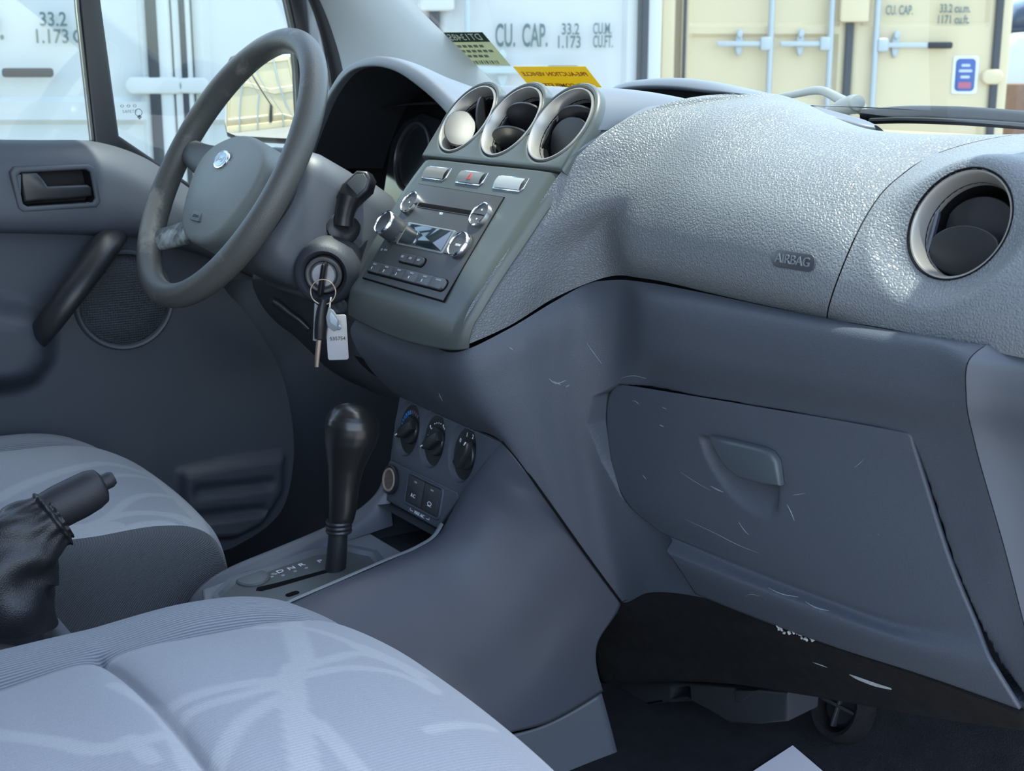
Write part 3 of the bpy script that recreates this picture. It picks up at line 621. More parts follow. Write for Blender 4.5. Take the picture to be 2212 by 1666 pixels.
for i in range(6):
    x0, x1 = -.0922+i*.0294, -.0922+(i+1)*.0294-.0006
    xc = (x0+x1)/2; o_ = rrect(x1-x0, .0132, .0010, 3, xc, -.0508)
    if i == 0: o_ = [(x0, -.0508), (x0+.001, -.0550), (x0+.005, -.0574), (x1, -.0574), (x1, -.0442), (x0+.005, -.0442), (x0+.001, -.0466)]
    if i == 5: o_ = [(x1, -.0508), (x1-.001, -.0466), (x1-.005, -.0442), (x0, -.0442), (x0, -.0574), (x1-.005, -.0574), (x1-.001, -.0550)]
    b = mk('preset_button', plate(o_, S2, -.001, .0036, .0012), m_btn if i < 3 else m_lbtn, rad)
    if i < 5: text('print', str(i+1), .0048, S2.sub(xc-.002, -.0528, .0036), m_white, b)
    mk('print', plate(rrect(.0075 if i < 5 else .011, .0018, .0006, 2, xc, -.0472), S2, .0034, .0039, 0), mat('grey print', (.3, .32, .34), .5), b)
mk('lock_print', join(plate(rrect(.0035, .003, .0006, 2, -.0885, -.0262), S2, 0, .0003, 0), plate(rrect(.007, .0022, .0008, 2, -.0795, -.0255), S2, 0, .0003, 0)), mat('grey print', (.3, .32, .34), .5), rad)
# three fascia switches with chrome lower frames
for (u, v, w), c in (((-.0685, .0833, .0515), 0), ((.0102, .0829, .0535), 1), ((.0912, .0818, .0555), 2)):
    f_ = FP.sub(u, v); sw = mk('fascia_switch', plate([(-w/2-.001, -.0088), (w/2-.003, -.0088), (w/2+.001, -.004), (w/2+.001, .0090), (-w/2+.003, .0090), (-w/2-.001, .005)], f_, -.001, .0016, .0006), m_chrome, dash)
    sw['label'] = ('blank fascia switch nearest the driver', 'hazard light switch with red triangle', 'plain silver fascia switch nearest the passenger')[c]
    g = A([[f_.p(x, y, .0020+.0022*cos(y/.0078*1.3)) for x in np.linspace(-w/2+.0008, w/2-.003, 12)] for y in np.linspace(-.0072, .0072, 10)])
    mk('face', gmesh(g), mat(('bronze grey switch', 'grey switch face', 'silver switch face')[c], ((.20, .19, .16), (.17, .175, .165), (.36, .38, .36))[c], .35, metal=.3), sw, sharp=70)
    if c == 1:
        tr = [(-.0045, -.0032), (.0045, -.0032), (0, .0046)]
        mk('hazard_triangle', plate(tr, f_, .0038, .0046, 0, [[(a*.55, b*.55-.0004) for a, b in tr]]), m_red, sw)
# ================================================================== INSTRUMENT HOOD (part of the dashboard)
inn = YY([(655, 372, .120), (669, 325, .122), (690, 268, .124), (719, 203, .126), (759, 155, .128), (803, 143, .130), (853, 153, .130), (907, 189, .128), (950, 228, .124), (972, 256, .118), (985, 290, .110)])
otr = YY([(648, 372, .122), (662, 330, .124), (683, 270, .127), (710, 203, .130), (745, 150, .134), (803, 124, .138), (858, 130, .138), (915, 160, .136), (966, 205, .132), (993, 236, .124), (1005, 270, .114)])
ot2 = [p+A([0, .010, .001]) for p in otr]
r3 = [p*1. for p in otr]
def back(P, Y, k, zl): return [A((-.35+(p[0]+.35)*(1+.10*k), Y, zl+(p[2]-zl)*(1-k))) for p in P]
rows = [[p+A([0, .010, -.0005]) for p in inn], inn, [(a*.6+b*.4)-A([0, .003, 0]) for a, b in zip(inn, otr)], [b-A([0, .001, 0]) for b in otr], [p+A([0, .012, .0]) for p in otr], back(otr, .20, .18, .70), back(otr, .30, .52, .71), back(otr, .40, .85, .73), back(otr, .46, 1.0, .74)]
mk('instrument_hood', gmesh(grid(rows, 70, 60)), m_smooth, dash, sharp=70)
m_tub = mat('instrument tub', (.016, .018, .022), .55)
b1 = [p+A([0, .010, 0]) for p in inn]
def scl(P, Y, s, dz=0): c = A((-.36, 0, .68)); return [A((c[0]+(p[0]-c[0])*s, Y, c[2]+(p[2]-c[2])*s+dz)) for p in P]
b2, b3 = scl(inn, .19, .90), scl(inn, .245, .80, -.005)
mk('instrument_tub', gmesh(grid([b1, b2, b3], 60, 16), flip=True), m_tub, dash, sharp=60)
lens = [A((x, .235, z)) for x, z in ((-.73, .40), (-.11, .40), (-.11, .68), (-.16, .70), (-.20, .745), (-.34, .765), (-.48, .75), (-.54, .70), (-.73, .66))]
mk('instrument_back', (lens, [tuple(range(9))]), m_gap, dash)
IF = Frame((-.36, .215, .665), (1, 0, 0), (0, .2, .98))
ar = [(-.15, -.10), (-.15, .02), (-.12, .052), (-.07, .066), (-.02, .058), (0, .05), (.02, .058), (.07, .066), (.12, .052), (.15, .02), (.15, -.10)]
mk('instrument_lens', plate(ar, IF, -.004, .0, .002), mat('dark lens', (.015, .018, .022), .12, spec=.6), dash)
for x in (-.075, .075):
    mk('gauge_ring', lathe([(.052, .0), (.052, .004), (.049, .005), (.047, .002), (.047, 0)], IF.sub(x, 0), 40, close=True), mat('gauge ring', (.05, .052, .056), .3), dash)
pk = onY(777, 254, .2); mk('trip_button', lathe([(.006, 0), (.006, .012), (.0045, .015), (.001, .0155)], Frame(pk, (1, 0, 0), (0, .2, 1)), 20), mat('trip button', (.06, .062, .068), .2), dash)
# vertical trim strips between tub and fascia
sp = [XX([(798, 340, -.17), (803, 390, -.17), (812, 458, -.17)]), XX([(806, 340, -.165), (811, 390, -.165), (820, 458, -.165)])]
# driver-side knee panel
m_knee = mat('dark knee panel', (.045, .051, .063), .5, grain=('leather', 620, .25, .0005))
kn = [XX([(560, 560, -.50), (640, 520, -.42), (720, 505, -.32), (775, 520, -.27), (826, 510, -.21)]),
      XX([(545, 610, -.50), (600, 610, -.42), (680, 640, -.31), (730, 650, -.26), (790, 640, -.20)]),
      XX([(560, 650, -.50), (610, 670, -.42), (680, 700, -.31), (725, 720, -.26), (790, 712, -.20)]),
      XX([(590, 690, -.52), (640, 715, -.43), (700, 745, -.32), (740, 765, -.25), (795, 765, -.19)]),
      XX([(640, 730, -.54), (690, 765, -.43), (735, 795, -.31), (770, 808, -.23), (820, 812, -.165)]),
      XX([(700, 790, -.56), (745, 820, -.43), (790, 840, -.31), (825, 855, -.21), (866, 862, -.130)])]
knee_vf = gmesh(grid(kn, 50, 50), flip=False)
mk('knee_panel', knee_vf, m_knee, dash, sharp=60)
hl = [(766, 770), (790, 778), (815, 790), (832, 806), (842, 830), (825, 822), (800, 806), (780, 788)]
HX = Frame(onX(805, 800, -.127), (0, 1, -.6), (.3, .4, 1))
mk('knee_slot', plate([HX.at(*q) for q in hl], HX, -.004, .0, .0008), m_gap, dash)
mk('tilt_lever', tube(XX([(586, 648, -.33), (598, 655, -.33), (625, 676, -.325), (645, 690, -.32), (668, 712, -.31)]), [.005, .0065, .0055, .005, .004], 14, smooth=20), m_black, dash)
# ================================================================== STEERING COLUMN
colm = empty('steering_column', (-.35, .1, .45), 'grey steering column shroud with ignition lock behind the wheel', 'steering column')
WF = Frame((-.35, -.11, .669), (1, 0, 0), (0, .5, .866))
m_col = mat('column plastic', (.085, .095, .11), .48, grain=('noise', 900, .1, .0004))
secs = []
for h, w, top, bot, r in ((-.030, .058, .045, -.060, .03), (-.045, .062, .052, -.072, .035), (-.060, .066, .056, -.085, .035), (-.066, .078, .062, -.098, .035), (-.085, .084, .066, -.105, .035), (-.13, .086, .066, -.106, .035), (-.20, .086, .062, -.10, .035)):
    secs.append([WF.p(x, y, h) for x, y in rrect(2*w, top-bot, r, 8, 0, (top+bot)/2)])
mk('shroud', capped(A(secs)[::-1]), m_col, colm, sharp=70)
G = []
for h, w, top, bot in ((-.148, .089, .068, -.108), (-.150, .0905, .070, -.110), (-.20, .0905, .066, -.106), (-.24, .08, .05, -.09)):
    G.append([WF.p(x, y, h) for x, y in rrect(2*w, top-bot, .036, 8, 0, (top+bot)/2)])
mk('shroud_rear', capped(A(G)[::-1]), m_col, colm, sharp=60)
# wiper stalk
sp = XX([(742, 487, -.25), (744, 470, -.25), (749, 445, -.25), (755, 425, -.25), (765, 405, -.25), (776, 390, -.25), (786, 378, -.25)])
st = empty('wiper_stalk', sp[0]); st.parent = colm; st.location = Vector(sp[0]-ABS['steering_column'])
mk('arm', tube(sp[:4], [.0125, .012, .0135, .016], 14, smooth=14), m_black, st)
SFr = Frame(onX(770, 408, -.252), (.35, .60, .72), (-.6, -.35, .6))
mk('paddle', plate([(-.026, -.014), (.010, -.017), (.024, -.009), (.027, .002), (.018, .013), (-.008, .015), (-.026, .009)], SFr, -.012, .012, .004), m_black, st, sharp=50)
mk('end_face', plate([(-.004, -.012), (.010, -.013), (.020, -.007), (.022, .002), (.014, .009), (-.003, .010)], SFr, .011, .0135, .001), mat('stalk end', (.07, .078, .084), .35), st)
mk('boot', lathe([(.026, -.012), (.024, .0), (.018, .004), (.012, .005)], Frame(onX(742, 486, -.262), (0, 1, .2), (-.4, -.2, 1)), 24), m_black, st)
# ignition lock
XK = -.236
IG = Frame(onX(699, 594, XK), nrm((.58, .80, 0)), (.06, .0, .99))
G = []
for r, h in ((.046, -.09), (.043, -.030), (.0385, -.004), (.034, .001), (.030, .003), (.0255, -.002), (.0245, -.008)): G.append([IG.p(r*cos(t)*1.02, r*sin(t)*1.05, h) for t in np.linspace(0, 2*pi, 48, endpoint=False)])
mk('lock_surround', gmesh(A(G), closed=True), m_knee, colm, sharp=70)
mk('lock_bezel', lathe([(.0238, -.012), (.0235, .0015), (.0215, .0035), (.0190, .0028), (.0172, -.001), (.0172, -.010)], IG, 40, close=True), mat('worn lock bezel', (.12, .115, .115), .4, vary=(200, .5)), colm)
mk('lock_barrel', lathe([(.0170, -.012), (.0168, .0), (.0150, .002), (.0145, .001), (.001, .001)], IG, 36), mat('lock metal', (.55, .56, .58), .32, metal=.8, vary=(120, .3)), colm)
mk('blanking_plug', lathe([(.0118, -.004), (.0118, .002), (.009, .0032), (.0065, .002), (.005, .001), (.001, .0015)], Frame(onX(731, 660, XK-.010), IG.u, IG.v), 30), mat('plug plastic', (.09, .10, .11), .4), colm)
# ================================================================== STEERING WHEEL
sw = empty('steering_wheel', WF.o, 'worn grey four-spoke steering wheel with rubbed pale patch', 'steering wheel')
def wearmat(name, base, pale, thr, rough):
    m = mat(name, base, rough, grain=('leather', 420, .25, .0005)); N, L = m.node_tree.nodes, m.node_tree.links
    b = N['Principled BSDF']; tc = N.new('ShaderNodeTexCoord'); n = N.new('ShaderNodeTexNoise'); n.inputs['Scale'].default_value = 22; n.inputs['Detail'].default_value = 8; n.inputs['Roughness'].default_value = .65
    L.new(tc.outputs['Object'], n.inputs['Vector']); at = N.new('ShaderNodeAttribute'); at.attribute_name = 'mask'
    ad = N.new('ShaderNodeMath'); ad.operation = 'ADD'; L.new(n.outputs['Fac'], ad.inputs[0]); L.new(at.outputs['Fac'], ad.inputs[1])
    r = N.new('ShaderNodeMapRange'); r.inputs['From Min'].default_value = thr; r.inputs['From Max'].default_value = thr+.14; L.new(ad.outputs[0], r.inputs['Value'])
    mx = N.new('ShaderNodeMix'); mx.data_type = 'RGBA'; mx.inputs[6].default_value = (*base, 1); mx.inputs[7].default_value = (*pale, 1)
    L.new(r.outputs[0], mx.inputs[0]); L.new(mx.outputs[2], b.inputs['Base Color']); return m
m_rim = wearmat('worn rim', (.088, .09, .082), (.22, .22, .19), .62, .42)
m_spk = wearmat('worn spoke', (.085, .09, .09), (.46, .52, .50), .72, .5)
n1, n2 = 96, 20; V = []; K = []
for i in range(n1):
    a = 2*pi*i/n1; rr = .0158+.0012*(cos(a-radians(215))**8+cos(a+radians(35))**8)
    for j in range(n2):
        b = 2*pi*j/n2; q = .1842+rr*cos(b); V.append(WF.p(q*cos(a), q*sin(a), rr*1.05*sin(b)))
        d = (degrees_ := math.degrees(a)) ; w = math.exp(-((d-214)/16)**2)*.34*max(0, sin(b)*.6+.5)+.06*max(0, sin(a))
        K.append(w)
G = A(V).reshape(n1, n2, 3); G = np.concatenate([G, G[:1]]); K = np.concatenate([A(K).reshape(n1, n2), A(K).reshape(n1, n2)[:1]]).ravel()
mk('rim', gmesh(G, closed=True), m_rim, sw, sharp=80, col=K)
hubp = [(-.082, .030), (-.045, .043), (0, .048), (.045, .043), (.082, .030), (.104, .010), (.108, -.015), (.098, -.045), (.078, -.078), (.052, -.098), (.022, -.107), (0, -.108), (-.022, -.107), (-.052, -.098), (-.078, -.078), (-.098, -.045), (-.108, -.015), (-.104, .010)]
hubp = [tuple(q) for q in cr(A(hubp+hubp[:1]), 73)[:-1]]
HF_ = WF.sub(0, 0, -.006)
mk('airbag_pad', plate(hubp, HF_, -.035, .006, .009, dome=.012), mat('hub vinyl', (.235, .262, .245), .5, grain=('leather', 500, .25, .0005), vary=(25, .08)), sw, sharp=75)
hb2 = [(x*.93, (y+.03)*.93-.03) for x, y in hubp]
mk('hub_back', plate(hb2, HF_, -.052, -.030, .004), m_dark, sw)
for sx in (-1, 1):
    for nm, p0, p1, p2, w0, w1 in (('spoke', (.098, .006), (.135, .010), (.178, .018), .026, .017), ('spoke', (.045, -.088), (.085, -.104), (.133, -.120), .020, .0165)):
        P = cr(A([WF.p(sx*p0[0], p0[1], -.014 if sx < 0 else -.034), WF.p(sx*p1[0], p1[1], -.010 if sx < 0 else -.024), WF.p(sx*p2[0], p2[1], -.004)]), 14)
        v, f = tube(P, np.linspace(w0, w1, 14), 18, flat=.5, side=WF.v)
        kk = [(.26 if p0[1] < 0 else .0) if sx < 0 else .1]*len(v)
        mk(nm, (v, f), m_spk if sx < 0 else m_dark, sw, sharp=70, col=kk)  # right-hand spokes coloured black to stand for the shade behind the rim
EF = HF_.sub(-.002, .004, .0145)
em = mk('emblem', plate(ell(.0205, .0135, 36), EF, 0, .0035, .0015), m_chrome, sw)
mk('emblem_field', plate(ell(.0175, .0105, 36), EF, .002, .0040, .0005), mat('emblem pale blue', (.42, .50, .56), .25, metal=.5), em)
# three interlaced pale strokes like the worn script
for x, rt in ((-.008, .5), (0, -.4), (.008, .5)):
    mk('script_stroke', plate(ell(.0042, .0011, 16), EF.sub(x, 0, .004, 1.0*rt+.6), -.0002, .0006, .0003), m_white, em)
AF = HF_.sub(-.004, -.076, .0125)
ap = mk('airbag_plaque', plate(rrect(.030, .013, .002), AF, -.004, .0014, .0006), mat('hub vinyl dark', (.12, .13, .13), .5), sw)
text('airbag_lettering', 'AIRBAG', .0058, AF.sub(0, 0, .0014), mat('hub print', (.05, .055, .055), .5), ap)
# ================================================================== KEYS
m_key = mat('key plastic', (.012, .0125, .014), .4)
ky = empty('ignition_key', IG.o, 'black headed key turned in the ignition lock', 'key')
KF = IG.sub(0, 0, .001, -.18)
mk('blade', box(KF.sub(0, .004, -.008), .0025, .009, .012, .0003), m_silver, ky)
mk('bow', plate([(x*.62, y) for x, y in rrect(.0105, .044, .005, 5, 0, -.002)], KF.sub(.001, -.0015, .002), 0, .018, .003), m_key, ky, sharp=50)
rg = Frame(onX(698, 631, XK+.030), nrm((.55, .8, 0)), (0, .1, 1))
kr_ = tag(mk('key_ring', lathe([(.0158+.0009*cos(t), .0009*sin(t)) for t in np.linspace(0, 2*pi, 10, endpoint=False)], rg, 48, close=True), mat('brass wire ring', (.52, .42, .32), .3, metal=.9), None), 'thin brass split ring hanging from the ignition key', 'key ring')
sk_ = empty('spare_key', onX(690, 705, XK+.030), 'black fob key with bare brass blade hanging below the ring', 'key')
mk('fob', tube(XX([(700, 648, XK+.030), (697, 668, XK+.030), (694, 700, XK+.030), (692, 732, XK+.030)]), [.0045, .0075, .0088, .0078], 14, smooth=14, flat=.75, side=(0, 1, 0)), m_key, sk_)
mk('blade', tube(XX([(689, 735, XK+.030), (686, 765, XK+.030), (684, 793, XK+.030)]), [.0032, .0032, .0026], 10, flat=.35, side=(.5, .8, 0)), mat('worn brass blade', (.36, .28, .22), .4, metal=.7), sk_)
TFm = Frame(onX(681, 698, XK+.026), nrm((.2, .98, 0)), (.0, .1, 1))
mk('side_tag', plate([(-.004, -.022), (.002, -.024), (.0045, .022), (.000, .026)], TFm, -.0008, .0008, .0003), mat('grey tag', (.22, .25, .26), .5), sk_)
TG = Frame(onX(728, 729, XK+.034), nrm((.60, .80, .04)), (-.02, .03, 1))
tg = empty('key_tag', TG.o, 'white rectangular key tag printed with a stock number', 'key tag')
mk('card', plate(rrect(.0265, .058, .003), TG, -.001, .001, .0003), mat('white tag plastic', (.62, .62, .64), .45), tg)
text('stock_number', '535754', .0068, TG.sub(.001, -.0015, .0012), mat('black print', (.02, .02, .02), .6), tg)
LF = Frame(onX(719, 690, XK+.042), nrm((.45, .88, .0)), (.0, .05, 1))
fb = empty('key_fob', LF.o, 'small translucent grey diamond shaped fob in front of the white tag', 'fob')
mk('shell', plate([(-.0085, .003), (-.0050, .0155), (.001, .0115), (.0085, -.001), (.0068, -.0125), (.001, -.0155), (-.0072, -.0085)], LF, -.0022, .0022, .0012), mat('translucent fob', (.40, .45, .48), .3, trans=.3), fb)
mk('window', plate([(-.0040, .004), (-.0022, .0098), (.0055, -.0005), (.0044, -.0092), (-.003, -.0035)], LF, .0020, .0026, .0002), mat('fob label', (.52, .62, .70), .3), fb)
mk('loop', tube([onX(712, 666, XK+.042), onX(713, 655, XK+.036), onX(715, 643, XK+.030)], .0011, 8), mat('translucent fob', (.40, .45, .48), .3), fb)
mk('tab', lathe([(.002, -.001), (.0034, 0), (.002, .001)], LF.sub(.0068, -.0105, .0008), 16), mat('blue fob tab', (.25, .36, .5), .3), fb)
# ================================================================== DRIVER DOOR
m_door = mat('door plastic', (.075, .086, .104), .5, grain=('noise', 900, .12, .0004), vary=(5, .06))
m_doorlow = mat('door lower plastic', (.05, .06, .078), .55, grain=('noise', 900, .12, .0004))
door = empty('driver_door', (-.70, -.2, .05), 'grey trimmed driver door with window and curved pull handle', 'car door')
def rw(xs, ys, X): return [onX(x, y, X) for x, y in zip(xs, ys)]
xs5 = (-480, 60, 210, 310, 420, 560)
dr = [rw(xs5, (302, 303, 307, 340, 414, 500), -.725), rw(xs5, (318, 319, 324, 360, 436, 522), -.700), rw(xs5, (345, 346, 352, 390, 462, 545), -.682), rw(xs5, (400, 400, 406, 436, 496, 570), -.674), rw(xs5, (480, 482, 486, 496, 528, 592), -.672), rw(xs5, (494, 496, 500, 508, 540, 602), -.677), rw(xs5, (503, 505, 510, 518, 548, 607), -.690),
 rw((-480, 60, 210, 310, 400, 482), (516, 518, 522, 529, 556, 612), -.692), rw((-480, 60, 210, 310, 430, 536), (640, 642, 650, 655, 666, 682), -.690), rw((-480, 60, 210, 310, 460, 601), (790, 790, 790, 790, 790, 791), -.688), rw((-480, 60, 210, 320, 480, 627), (900, 900, 900, 900, 890, 885), -.686), rw((-480, 60, 210, 330, 490, 634), (1010, 1010, 1010, 1005, 996, 992), -.684), rw((-480, 60, 210, 330, 480, 606), (1120, 1120, 1120, 1118, 1112, 1106), -.680), rw((-480, 60, 200, 310, 420, 500), (1240, 1240, 1235, 1225, 1205, 1185), -.676)]
DW = Frame((-.69, 0, 0), (0, 1, 0), (0, 0, 1))
G = grid(dr[6:], 90, 110)
G = carve(G, DW, [DW.at(*q) for q in [(-470, 610), (0, 628), (65, 640), (98, 662), (128, 720), (124, 780), (84, 834), (20, 856), (-470, 880)]], -.055, .045)
G = carve(G, DW, [DW.at(*q) for q in [(380, 1010), (500, 985), (612, 972), (606, 1060), (560, 1130), (500, 1160), (380, 1170)]], -.018, .012)
for a, b in (((405, 1040), (575, 1022)), ((405, 1095), (560, 1078))):
    G = carve(G, DW, [DW.at(*q) for q in [(a[0], a[1]), (b[0], b[1]), (b[0]+6, b[1]+14), (b[0], b[1]+28), (a[0], a[1]+32)]], .007, .007)
mk('lower_trim', gmesh(G, flip=True), m_doorlow, door, sharp=60)
# handle recess
HD_ = Frame(onX(118, 406, -.673), (0, 1, -.03), (0, .03, 1))
ho = [HD_.at(*q) for q in [(20, 372), (30, 360), (190, 354), (203, 362), (217, 436), (208, 448), (48, 459), (37, 450)]]
hi_ = [HD_.at(*q) for q in [(36, 380), (44, 373), (184, 366), (193, 372), (204, 428), (198, 437), (58, 446), (49, 440)]]
v, f = gmesh(grid(dr[:7], 110, 70), flip=True); q_ = v-HD_.o; hp2 = list(map(tuple, offs(ccw(ho), -.003))); isin = [inpoly(a, b, hp2) for a, b in zip(q_@HD_.u, q_@HD_.v)]
mk('upper_trim', (v, [t for t in f if not all(isin[k] for k in t)]), m_door, door, sharp=60)
hr = mk('handle_bezel', plate(ho, HD_, -.012, .004, .003, [hi_]), m_col, door, sharp=50)
mk('recess', gmesh(A([[HD_.p(x, y, .001) for x, y in ccw(hi_)], [HD_.p(x*.97, y*.97, -.03) for x, y in ccw(hi_)]]), closed=True, flip=True), m_dark, hr)
mk('recess_floor', plate(hi_, HD_.sub(0, 0, -.03), -.001, 0, 0), m_dark, hr)
lv = [HD_.at(*q) for q in [(45, 372), (80, 370), (92, 384), (104, 402), (190, 398), (199, 404), (200, 424), (150, 430), (90, 434), (52, 438), (47, 405)]]
lev = mk('lever', plate(lv, HD_.sub(0, 0, -.006), -.006, .006, .004), mat('lever plastic', (.03, .033, .036), .3), hr, sharp=50)
# pull handle, speaker
mk('pull_handle', tube(XX([(246, 512, -.695), (228, 530, -.655), (192, 582, -.630), (145, 645, -.622), (104, 700, -.632), (82, 728, -.655), (72, 742, -.685)]), [.020, .0235, .0225, .0215, .020, .0185, .015], 20, smooth=40, flat=.75, side=(0, 1, 0)), mat('pull handle', (.022, .024, .028), .38), door, sharp=80)
SPF = Frame(onX(268, 648, -.688), (0, 1, 0), (0, 0, 1))
mk('speaker_ring', lathe([(.078, -.004), (.077, .004), (.0745, .007), (.071, .006), (.0695, .001), (.0695, -.004)], SPF, 64, close=True), m_door, door)
mg = mat('speaker grille cloth', (.030, .036, .046), .6)
N_, L_ = mg.node_tree.nodes, mg.node_tree.links
tc_ = N_.new('ShaderNodeTexCoord'); vo = N_.new('ShaderNodeTexVoronoi'); vo.inputs['Scale'].default_value = 270; vo.inputs['Randomness'].default_value = 0.0; bp = N_.new('ShaderNodeBump'); bp.inputs['Strength'].default_value = .9; bp.inputs['Distance'].default_value = .002
L_.new(tc_.outputs['Object'], vo.inputs['Vector']); L_.new(vo.outputs['Distance'], bp.inputs['Height']); L_.new(bp.outputs[0], N_['Principled BSDF'].inputs['Normal'])
grl = mk('speaker_grille', lathe([(.0698, -.001), (.060, .003), (.035, .005), (.001, .0055)], SPF, 48), mg, door)
# raised hexagon ribs on the grille
hx = []; sz = .026
for i in range(-3, 4):
    for j in range(-3, 4):
        cx, cy = sz*1.5*i, sz*sqrt(3)*(j+.5*(i % 2))
        for k in range(3):
            a0, a1 = radians(60*k), radians(60*k+60); p, q = (cx+sz*cos(a0), cy+sz*sin(a0)), (cx+sz*cos(a1), cy+sz*sin(a1))
            if max(np.hypot(*p), np.hypot(*q)) < .069:
                hgt = lambda r: np.interp(np.hypot(*r), [.0, .035, .06, .07], [.0053, .0048, .0030, .0])
                hx.append(tube([SPF.p(*p, hgt(p)), SPF.p(*q, hgt(q))], .0007, 5))
if hx: mk('grille_ribs', join(*hx), mat('grille rib', (.045, .053, .065), .5), grl)
# window frame and glass
WD = Frame((-.742, 0, 0), (0, 1, 0), (0, 0, 1)); wp = lambda L: [WD.at(*q) for q in L]
outer = wp([(-760, 345), (200, 335), (262, 332), (350, 400), (480, 490), (640, 565), (720, 560), (716, 380), (694, 230), (676, 100), (664, 0), (640, -110), (560, -230), (-760, -230)])
h1 = wp([(-740, 296), (198, 304), (166, 20), (150, -215), (-740, -215)])
h2 = wp([(251, 293), (356, 364), (425, 410), (520, 462), (640, 500), (644, 300), (637, 150), (628, 55), (614, -8), (585, -90), (540, -200), (188, -200), (212, 10)])
m_frame = mat('black window frame', (.014, .016, .02), .4)
mk('window_frame', plate(outer, WD, -.012, .016, .004, [h1, h2]), m_frame, door, sharp=50)
g_side = glassmat('side glass', (.80, .875, .86))
mk('rear_pane', plate(h1, WD, -.004, 0, 0), g_side, door)
mk('quarter_pane', plate(h2, WD, -.004, 0, 0), g_side, door)
m_etch = mat('etched mark', (.22, .27, .30), .6)
q1 = Frame(WD.p(*WD.at(277, 228), .0005), WD.u, WD.v)
text('glass_mark', 'o o o', .009, q1, m_etch, door, depth=.0001, sx=1.3)
text('glass_mark', 'SAFETY', .007, Frame(WD.p(*WD.at(280, 241), .0005), WD.u, WD.v), m_etch, door, depth=.0001)
mk('glass_mark', plate(ell(.006, .006, 20), Frame(WD.p(*WD.at(299, 243), .0005), WD.u, WD.v), 0, .0002, 0, [ell(.0048, .0048, 20)]), m_etch, door)
mk('glass_mark', plate([(-.004, 0), (0, -.004), (.004, 0), (0, .004)], Frame(WD.p(*WD.at(301, 253), .0005), WD.u, WD.v), 0, .0002, 0), m_etch, door)
# ================================================================== DRIVER DOOR MIRROR (outside)
mir = empty('door_mirror', (-1.0, .33, .62), 'black housed door mirror seen through the steering wheel', 'mirror')
MFc = onX(572, 205, -.93)
MF = Frame(MFc, nrm((.80, .42, 0)), (0, -.02, 1))
mo = [MF.at(*q) for q in [(487, 140), (496, 122), (520, 112), (640, 104), (700, 112), (706, 300), (690, 316), (510, 306), (490, 296), (484, 270)]]
mk('housing', plate(mo, MF, -.09, .006, .012), m_frame, mir, sharp=60)
mi = [MF.at(*q) for q in [(496, 150), (505, 132), (530, 122), (640, 116), (692, 122), (697, 290), (684, 302), (515, 293), (496, 285), (491, 262)]]
mk('mirror_glass', plate(mi, MF, .004, .0075, .0008), mat('mirror', (.9, .9, .9), .02, metal=1.), mir)
mk('arm', tube([MF.p(.06, -.10, -.03), (-.80, .26, .60), (-.76, .27, .60)], .03, 14), m_frame, mir)
# ================================================================== BODY SHELL
m_paint = mat('white paint', (.62, .66, .70), .25, coat=.4)
m_seal = mat('rubber seal', (.012, .012, .014), .6)
m_trim = mat('pillar trim', (.46, .49, .49), .6, grain=('noise', 900, .08, .0003))
m_head = mat('headliner', (.42, .43, .42), .9)
def ws(X, z, off=0.): return A((X, .466+.085*(1-(X/.64)**2)-(z-.77)*1.23+off*.63, z+off*.78))
pl = [XX([(712, 360, -.690), (706, 230, -.690), (692, 100, -.690), (676, 0, -.690), (655, -90, -.690), (600, -230, -.69)]), XX([(690, 360, -.715), (688, 230, -.715), (670, 100, -.715), (660, 0, -.715), (636, -90, -.715), (570, -230, -.715)])]
tag(mk('body_pillar', gmesh(grid(pl, 30, 6)), m_paint, None, sharp=60, solid=.01), 'white painted front door pillar edge beside the black seal', 'pillar', kind='structure')
tag(mk('door_seal', tube(XX([(742, 380, -.684), (738, 230, -.684), (728, 150, -.684), (711, 80, -.684), (688, 10, -.684), (650, -70, -.684), (590, -220, -.684)]), .0125, 14, smooth=40), m_seal, None), 'black rubber door seal running down the front pillar', 'seal')
e_r = [ws(-.605, z, -.004) for z in (.735, .79, .85, .92, 1.02, 1.18, 1.29)]
e_l = XX([(752, 330, -.672), (748, 200, -.672), (736, 130, -.672), (718, 70, -.672), (690, 0, -.672), (640, -100, -.672), (560, -240, -.672)])
e_m = [a*.5+b*.5+A([.018, -.01, .0]) for a, b in zip(e_r, e_l)]
e_q = [a*.8+b*.2+A([.012, -.010, 0]) for a, b in zip(e_r, e_l)]
tag(mk('trim_1', gmesh(grid([e_r, e_q, e_m, e_l], 50, 24)), m_trim, None, sharp=60), 'pale grey moulded windscreen pillar trim on the driver side', 'pillar trim', kind='structure')
e_r2 = [A((-p[0]+.02, p[1], p[2])) for p in e_r]; e_l2 = [A((.74, p[1]-.12, p[2])) for p in e_r]
tag(mk('trim_2', gmesh(grid([e_r2, e_l2], 30, 6)), m_trim, None, sharp=60, solid=.02), 'pale grey windscreen pillar trim on the passenger side', 'pillar trim', kind='structure')
G = A([[ws(X, z) for X in np.linspace(-.70, .72, 30)] for z in np.linspace(.715, 1.30, 24)])
tag(mk('window_1', gmesh(G), glassmat('windscreen glass', (.77, .865, .83)), None, sharp=80), 'green tinted windscreen above the dashboard', 'windscreen', kind='structure')
G = A([[ws(X, z, -.002) for X in (-.640, -.612)] for z in np.linspace(.72, 1.30, 20)]); v1 = gmesh(G)
tag(mk('screen_border', v1, m_seal, None, solid=.002), 'black painted windscreen border along the driver pillar', 'windscreen border')
G = A([[ws(X, z, -.002) for X in np.linspace(-.64, .66, 24)] for z in (.690, .708)]); 
tag(mk('screen_border', gmesh(G), m_seal, None, solid=.002), 'black painted windscreen border along the dash front edge', 'windscreen border')
